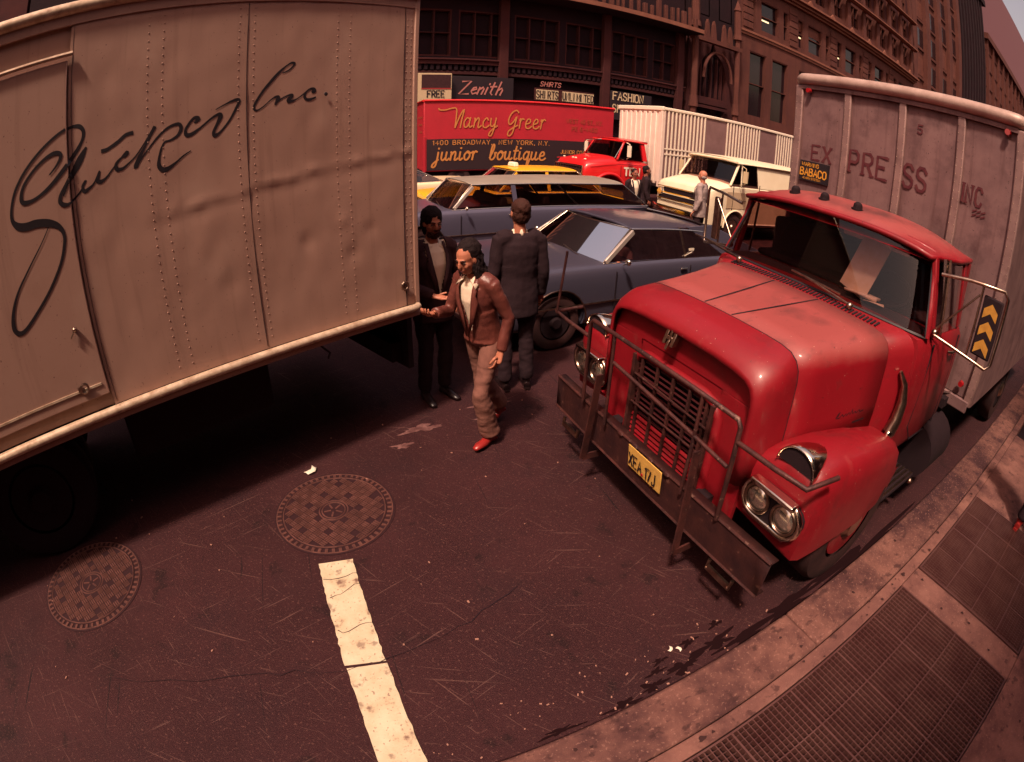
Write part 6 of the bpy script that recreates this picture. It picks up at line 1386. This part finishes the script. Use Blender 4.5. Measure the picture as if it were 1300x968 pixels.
    if hair == 'long':
        hairball((0, .04, .050), .103, (.88, .98, .93), .006); hairball((0, .055, -.03), .10, (.98, .75, 1.25), .012); hairball((.062, .035, -.06), .062, (.55, .95, 1.7), .008); hairball((-.062, .035, -.06), .062, (.55, .95, 1.7), .008); hairball((0, .06, -.13), .10, (1.12, .72, 1.0), .014); hairball((.082, .02, -.11), .055, (.5, .8, 1.9), .010); hairball((-.082, .02, -.11), .055, (.5, .8, 1.9), .010)
    elif bald:
        hairball((0, .035, -.02), .088, (.93, .80, .62), .004)
    else:
        k_ = 1.1 if hair == 'collar' else 1.
        hairball((0, .032, .050), .100*k_, (.84, .98, .86), .006); hairball((0, .05, -.005), .088*k_, (.93, .75, .95 if hair != 'collar' else 1.2), .006)
        if hair == 'collar': hairball((.066, .02, -.03), .04, (.5, 1.0, 1.7), .006); hairball((-.066, .02, -.03), .04, (.5, 1.0, 1.7), .006)
    hm.build('hair', hc if not bald else M['suit_grey'], t, smooth=180)
    if beard:
        hm = MB(); hairball((0, -.035, -.085), .052, (1.12, .95, .85), .006); hairball((0, -.092, -.036), .018, (1.7, .55, .5), .002); hm.build('beard', M['hair_brown'], t, smooth=180)
    # shirt
    s_ = MB(); torso(s_, .004)
    if wear.get('jacket') is None: [arm(s_, a, .010, .95) for a in 'LR']
    so__ = s_.build('shirt', M[wear.get('shirt', 'shirt_pale')], t); fuse(so__, vox, 2)
    c = MB(); nbf = mid(j['nb'], j['nk'], .35); ff = Vector((0, -1, 0)); 
    lr = (j['shL']-j['shR']).normalized(); fw = lr.cross(Vector((0, 0, 1))).normalized()     # forward of chest
    if fw.dot(hdir) < -.3: fw = -fw
    ft = -Vector((-lr.y, lr.x, 0)).normalized() if True else fw
    ft = Vector((lr.y, -lr.x, 0)).normalized()
    for sg in (-1, 1):
        p0 = nbf-ft*.055; p1 = nbf+lr*sg*.062+Vector((0, 0, -.005)); p2 = nbf+lr*sg*.035+ft*.075-Vector((0, 0, .04)); p3 = nbf+lr*sg*(.105 if wear.get('bigcollar') else .06)+ft*.095-Vector((0, 0, .085 if wear.get('bigcollar') else .07)); p4 = nbf+lr*sg*.10+ft*.02-Vector((0, 0, .035))
        up_ = Vector((0, 0, .028)); vs = [c.bm.verts.new(p) for p in (p0+up_, p1+up_, p2+up_*.3, p3, p4, p0-Vector((0, 0, .02))-ft*.02)]
        c._f((vs[0], vs[1], vs[4], vs[5])); c._f((vs[1], vs[2], vs[3], vs[4]))
    c.build('collar', M[wear.get('collar', wear.get('shirt', 'shirt_pale'))], so__, smooth=60, solid=.006)
    # trousers and shoes
    q = MB(); [leg(q, a, .012, wear.get('flare', .018)+0, .97) for a in 'LR']
    ringloft(q, [j['pel']-Vector((0, 0, .07)), j['pel'], mid(j['pel'], j['wst'], .55)], [(.16, .115), (.172, .122), (.150*wd, .110)], 18, side=(j['shL']-j['shR']).normalized())
    tro = q.build('trousers', M[wear.get('trousers', 'suit_dark')], t); fuse(tro, vox, 3); folds(tro, .010, (7, 7, 13), 3, .05, .75)
    for a in 'LR':
        an, to = j['an'+a], j['to'+a]; q = MB(); d = (to-an); d.z = 0; d.normalize(); heel = an-d*.055; heel.z = max(0, an.z-.09)+.035
        z = heel.z; ringloft(q, [heel+Vector((0, 0, .0)), mid(heel, to, .3)+Vector((0, 0, .012)), mid(heel, to, .7)+Vector((0, 0, .002)), to+Vector((0, 0, z-.035)), to+d*.05+Vector((0, 0, z-.04))], [(.034, .034), (.038, .044), (.044, .034), (.042, .026), (.026, .016)], 12, side=d.cross(Vector((0, 0, 1))))
        q.cyl(an-Vector((0, 0, .02)), an+Vector((0, 0, .03)), .045, .042, 12); q.box(heel+Vector((0, 0, -.026)), (.05, .05, .02)); q.build('shoe', M[wear.get('shoe', 'shoe_black')], t, smooth=60)
    # jacket with an open front
    if wear.get('jacket'):
        q = MB(); hem = wear.get('hem', .80); torso(q, .014 if fem else .020)
        pz = j['pel']; ringloft(q, [Vector((pz.x, pz.y, hem)), Vector((pz.x, pz.y, (hem+pz.z)/2)), pz, j['wst'], mid(j['wst'], j['chs'])], [(.195*wd+.01, .150), (.195*wd+.008, .148), (.19*wd+.006, .140), (.165*wd+.012, .125), (.175*wd+.01, .13)], 20, side=lr)
        [arm(q, a, .012 if fem else .016, .97, .008) for a in 'LR']
        jo = q.build('jacket', M[wear['jacket']], t); fuse(jo, vox, 3); folds(jo, .007, (8, 8, 9), 1)
        bm = bmesh.new(); bm.from_mesh(jo.data); kill = []; vz0 = wear.get('vlow', 1.12); vw = wear.get('vwide', .085)
        for f in bm.faces:
            c_ = f.calc_center_median(); k_ = (c_.z-vz0)/(j['nb'].z+.03-vz0); base = mid(j['wst'], j['nb'], min(1, max(0, (c_.z-j['wst'].z)/(j['nb'].z-j['wst'].z)))); rel = c_-base
            if 0 < k_ and rel.dot(ft) > .02 and abs(rel.dot(lr)) < vw*min(1, k_*1.25): kill.append(f)
            elif k_ > .92 and abs(rel.dot(lr)) < .07 and c_.z > j['nb'].z+.02: kill.append(f)
        bmesh.ops.delete(bm, geom=kill, context='FACES'); bm.to_mesh(jo.data); bm.free()
        md = jo.modifiers.new('s', 'SOLIDIFY'); md.thickness = .006; md.offset = -1
        lp = MB()
        for sg in (-1, 1):
            def V(k_, w_, f_): 
                z = vz0+k_*(j['nb'].z+.02-vz0); base = mid(j['wst'], j['nb'], min(1, max(0, (z-j['wst'].z)/(j['nb'].z-j['wst'].z)))); return Vector((base.x, base.y, z))+lr*sg*w_+ft*f_
            a_ = [V(0, .008, .150), V(.35, .036, .152), V(.62, .062, .145), V(.80, .072, .125), V(1.0, .068, .065)]; b_ = [V(0, .012, .151), V(.35, .082, .150), V(.62, .125, .128), V(.72, .105, .130), V(1.0, .10, .04)]
            va = [lp.bm.verts.new(p) for p in a_]; vb = [lp.bm.verts.new(p) for p in b_]
            for i in range(4): lp._f((va[i], vb[i], vb[i+1], va[i+1]))
        lp.build('lapel', M[wear['jacket']], jo, smooth=60, solid=.008)
    return t
# woman in a brown leather jacket, one hand out, mid-step (faces left, towards the bearded man)
person('long-haired person in brown leather jacket, white blouse and tan trousers, one hand held out', (1.36, 3.42, 0), R(-62),
    J=dict(pel=(0, .03, .96), wst=(0, -.02, 1.12), chs=(0, -.06, 1.30), nb=(0, -.09, 1.46), nk=(0, -.12, 1.52), hd=(0, -.175, 1.60), hdir=(.05, -1, -.30),
           shL=(.17, -.07, 1.41), elL=(.25, .04, 1.15), wrL=(.24, -.04, .90), hfL=(.235, -.07, .83), shR=(-.17, -.07, 1.41), elR=(-.23, -.14, 1.15), wrR=(-.17, -.37, 1.20), hfR=(-.15, -.45, 1.22),
           hpL=(.095, .03, .92), knL=(.10, -.13, .52), anL=(.10, .0, .10), toL=(.11, -.17, .04), hpR=(-.09, .03, .92), knR=(-.085, .10, .52), anR=(-.08, .34, .18), toR=(-.08, .22, .05)),
    scale=.965, hair='long', fem=True, vox=.010, wear=dict(jacket='leather', shirt='shirt_white', bigcollar=True, trousers='trouser_tan', shoe='shoe_red', hem=.93, vlow=1.0, vwide=.10, flare=.045))
person('bearded person in dark suit with wide white collar, facing us at the grey truck end', (1.23, 4.24, 0), R(12),
    J=dict(hdir=(-.1, -1, -.15), elR=(-.29, -.02, 1.15), wrR=(-.12, -.22, 1.08), hfR=(-.06, -.28, 1.07), elL=(.28, .0, 1.15), wrL=(.16, -.22, 1.02), hfL=(.10, -.28, 1.0)),
    scale=1.0, hair='collar', beard=True, skin='skin', vox=.011, wear=dict(jacket='suit_brown', shirt='shirt_white', collar='shirt_white', bigcollar=True, trousers='suit_dark', vlow=1.02, vwide=.11))
person('person in dark suit with short hair, back turned to us, before the dark car', (2.0, 4.16, 0), R(172),
    J=dict(hdir=(.15, -1, 0)), scale=1.03, hair='brown', skin='skin', vox=.011, wear=dict(jacket='suit_dark', shirt='shirt_white', trousers='suit_dark', vlow=1.15, hem=.74))
person('person in open black jacket and white shirt standing before the bright red cab', (7.86, 10.15, 0), R(-8), scale=.94, hair='short', skin='skin_dark', vox=.014, wear=dict(jacket='suit_dark', shirt='shirt_white', trousers='suit_dark', vlow=.95, vwide=.13))
person('person in black standing close behind the one in the white shirt', (8.5, 10.5, 0), R(60), scale=.98, vox=.016, skin='skin_dark', wear=dict(jacket='suit_dark', shirt='suit_dark', trousers='suit_dark'))
person('balding person in pale grey jacket and black trousers walking past the cream van', (8.62, 8.62, 0), R(205), scale=1.06, hair='short', bald=True, vox=.013,
    J=dict(elL=(.25, .08, 1.14), wrL=(.26, -.02, .90)), wear=dict(jacket='suit_grey', shirt='shirt_pale', trousers='suit_dark', hem=.76))
person('person in dark clothes and red shoes standing on the pavement grate', (4.95, -.30, ZS), R(80), scale=1.0, vox=.016, J=dict(), wear=dict(jacket='suit_brown', shirt='shirt_pale', trousers='suit_dark', shoe='shoe_red'))
# driver of the fastback: sits inside, one arm at the window
dr = person('person sitting at the wheel inside the dark blue-grey fastback car', (3.92, 5.27, -.40), R(-88), scale=.98, vox=.016, seated=True,
    J=dict(hpL=(.10, 0, .92), knL=(.13, -.42, .98), anL=(.13, -.62, .60), toL=(.13, -.78, .56), hpR=(-.10, 0, .92), knR=(-.13, -.42, .98), anR=(-.13, -.62, .60), toR=(-.13, -.78, .56),
           elL=(.30, -.02, 1.30), wrL=(.36, -.22, 1.36), hfL=(.36, -.29, 1.37), elR=(-.25, -.15, 1.18), wrR=(-.12, -.36, 1.25), hfR=(-.08, -.42, 1.26), hd=(0, -.03, 1.62)), wear=dict(shirt='shirt_pale', trousers='suit_dark'))
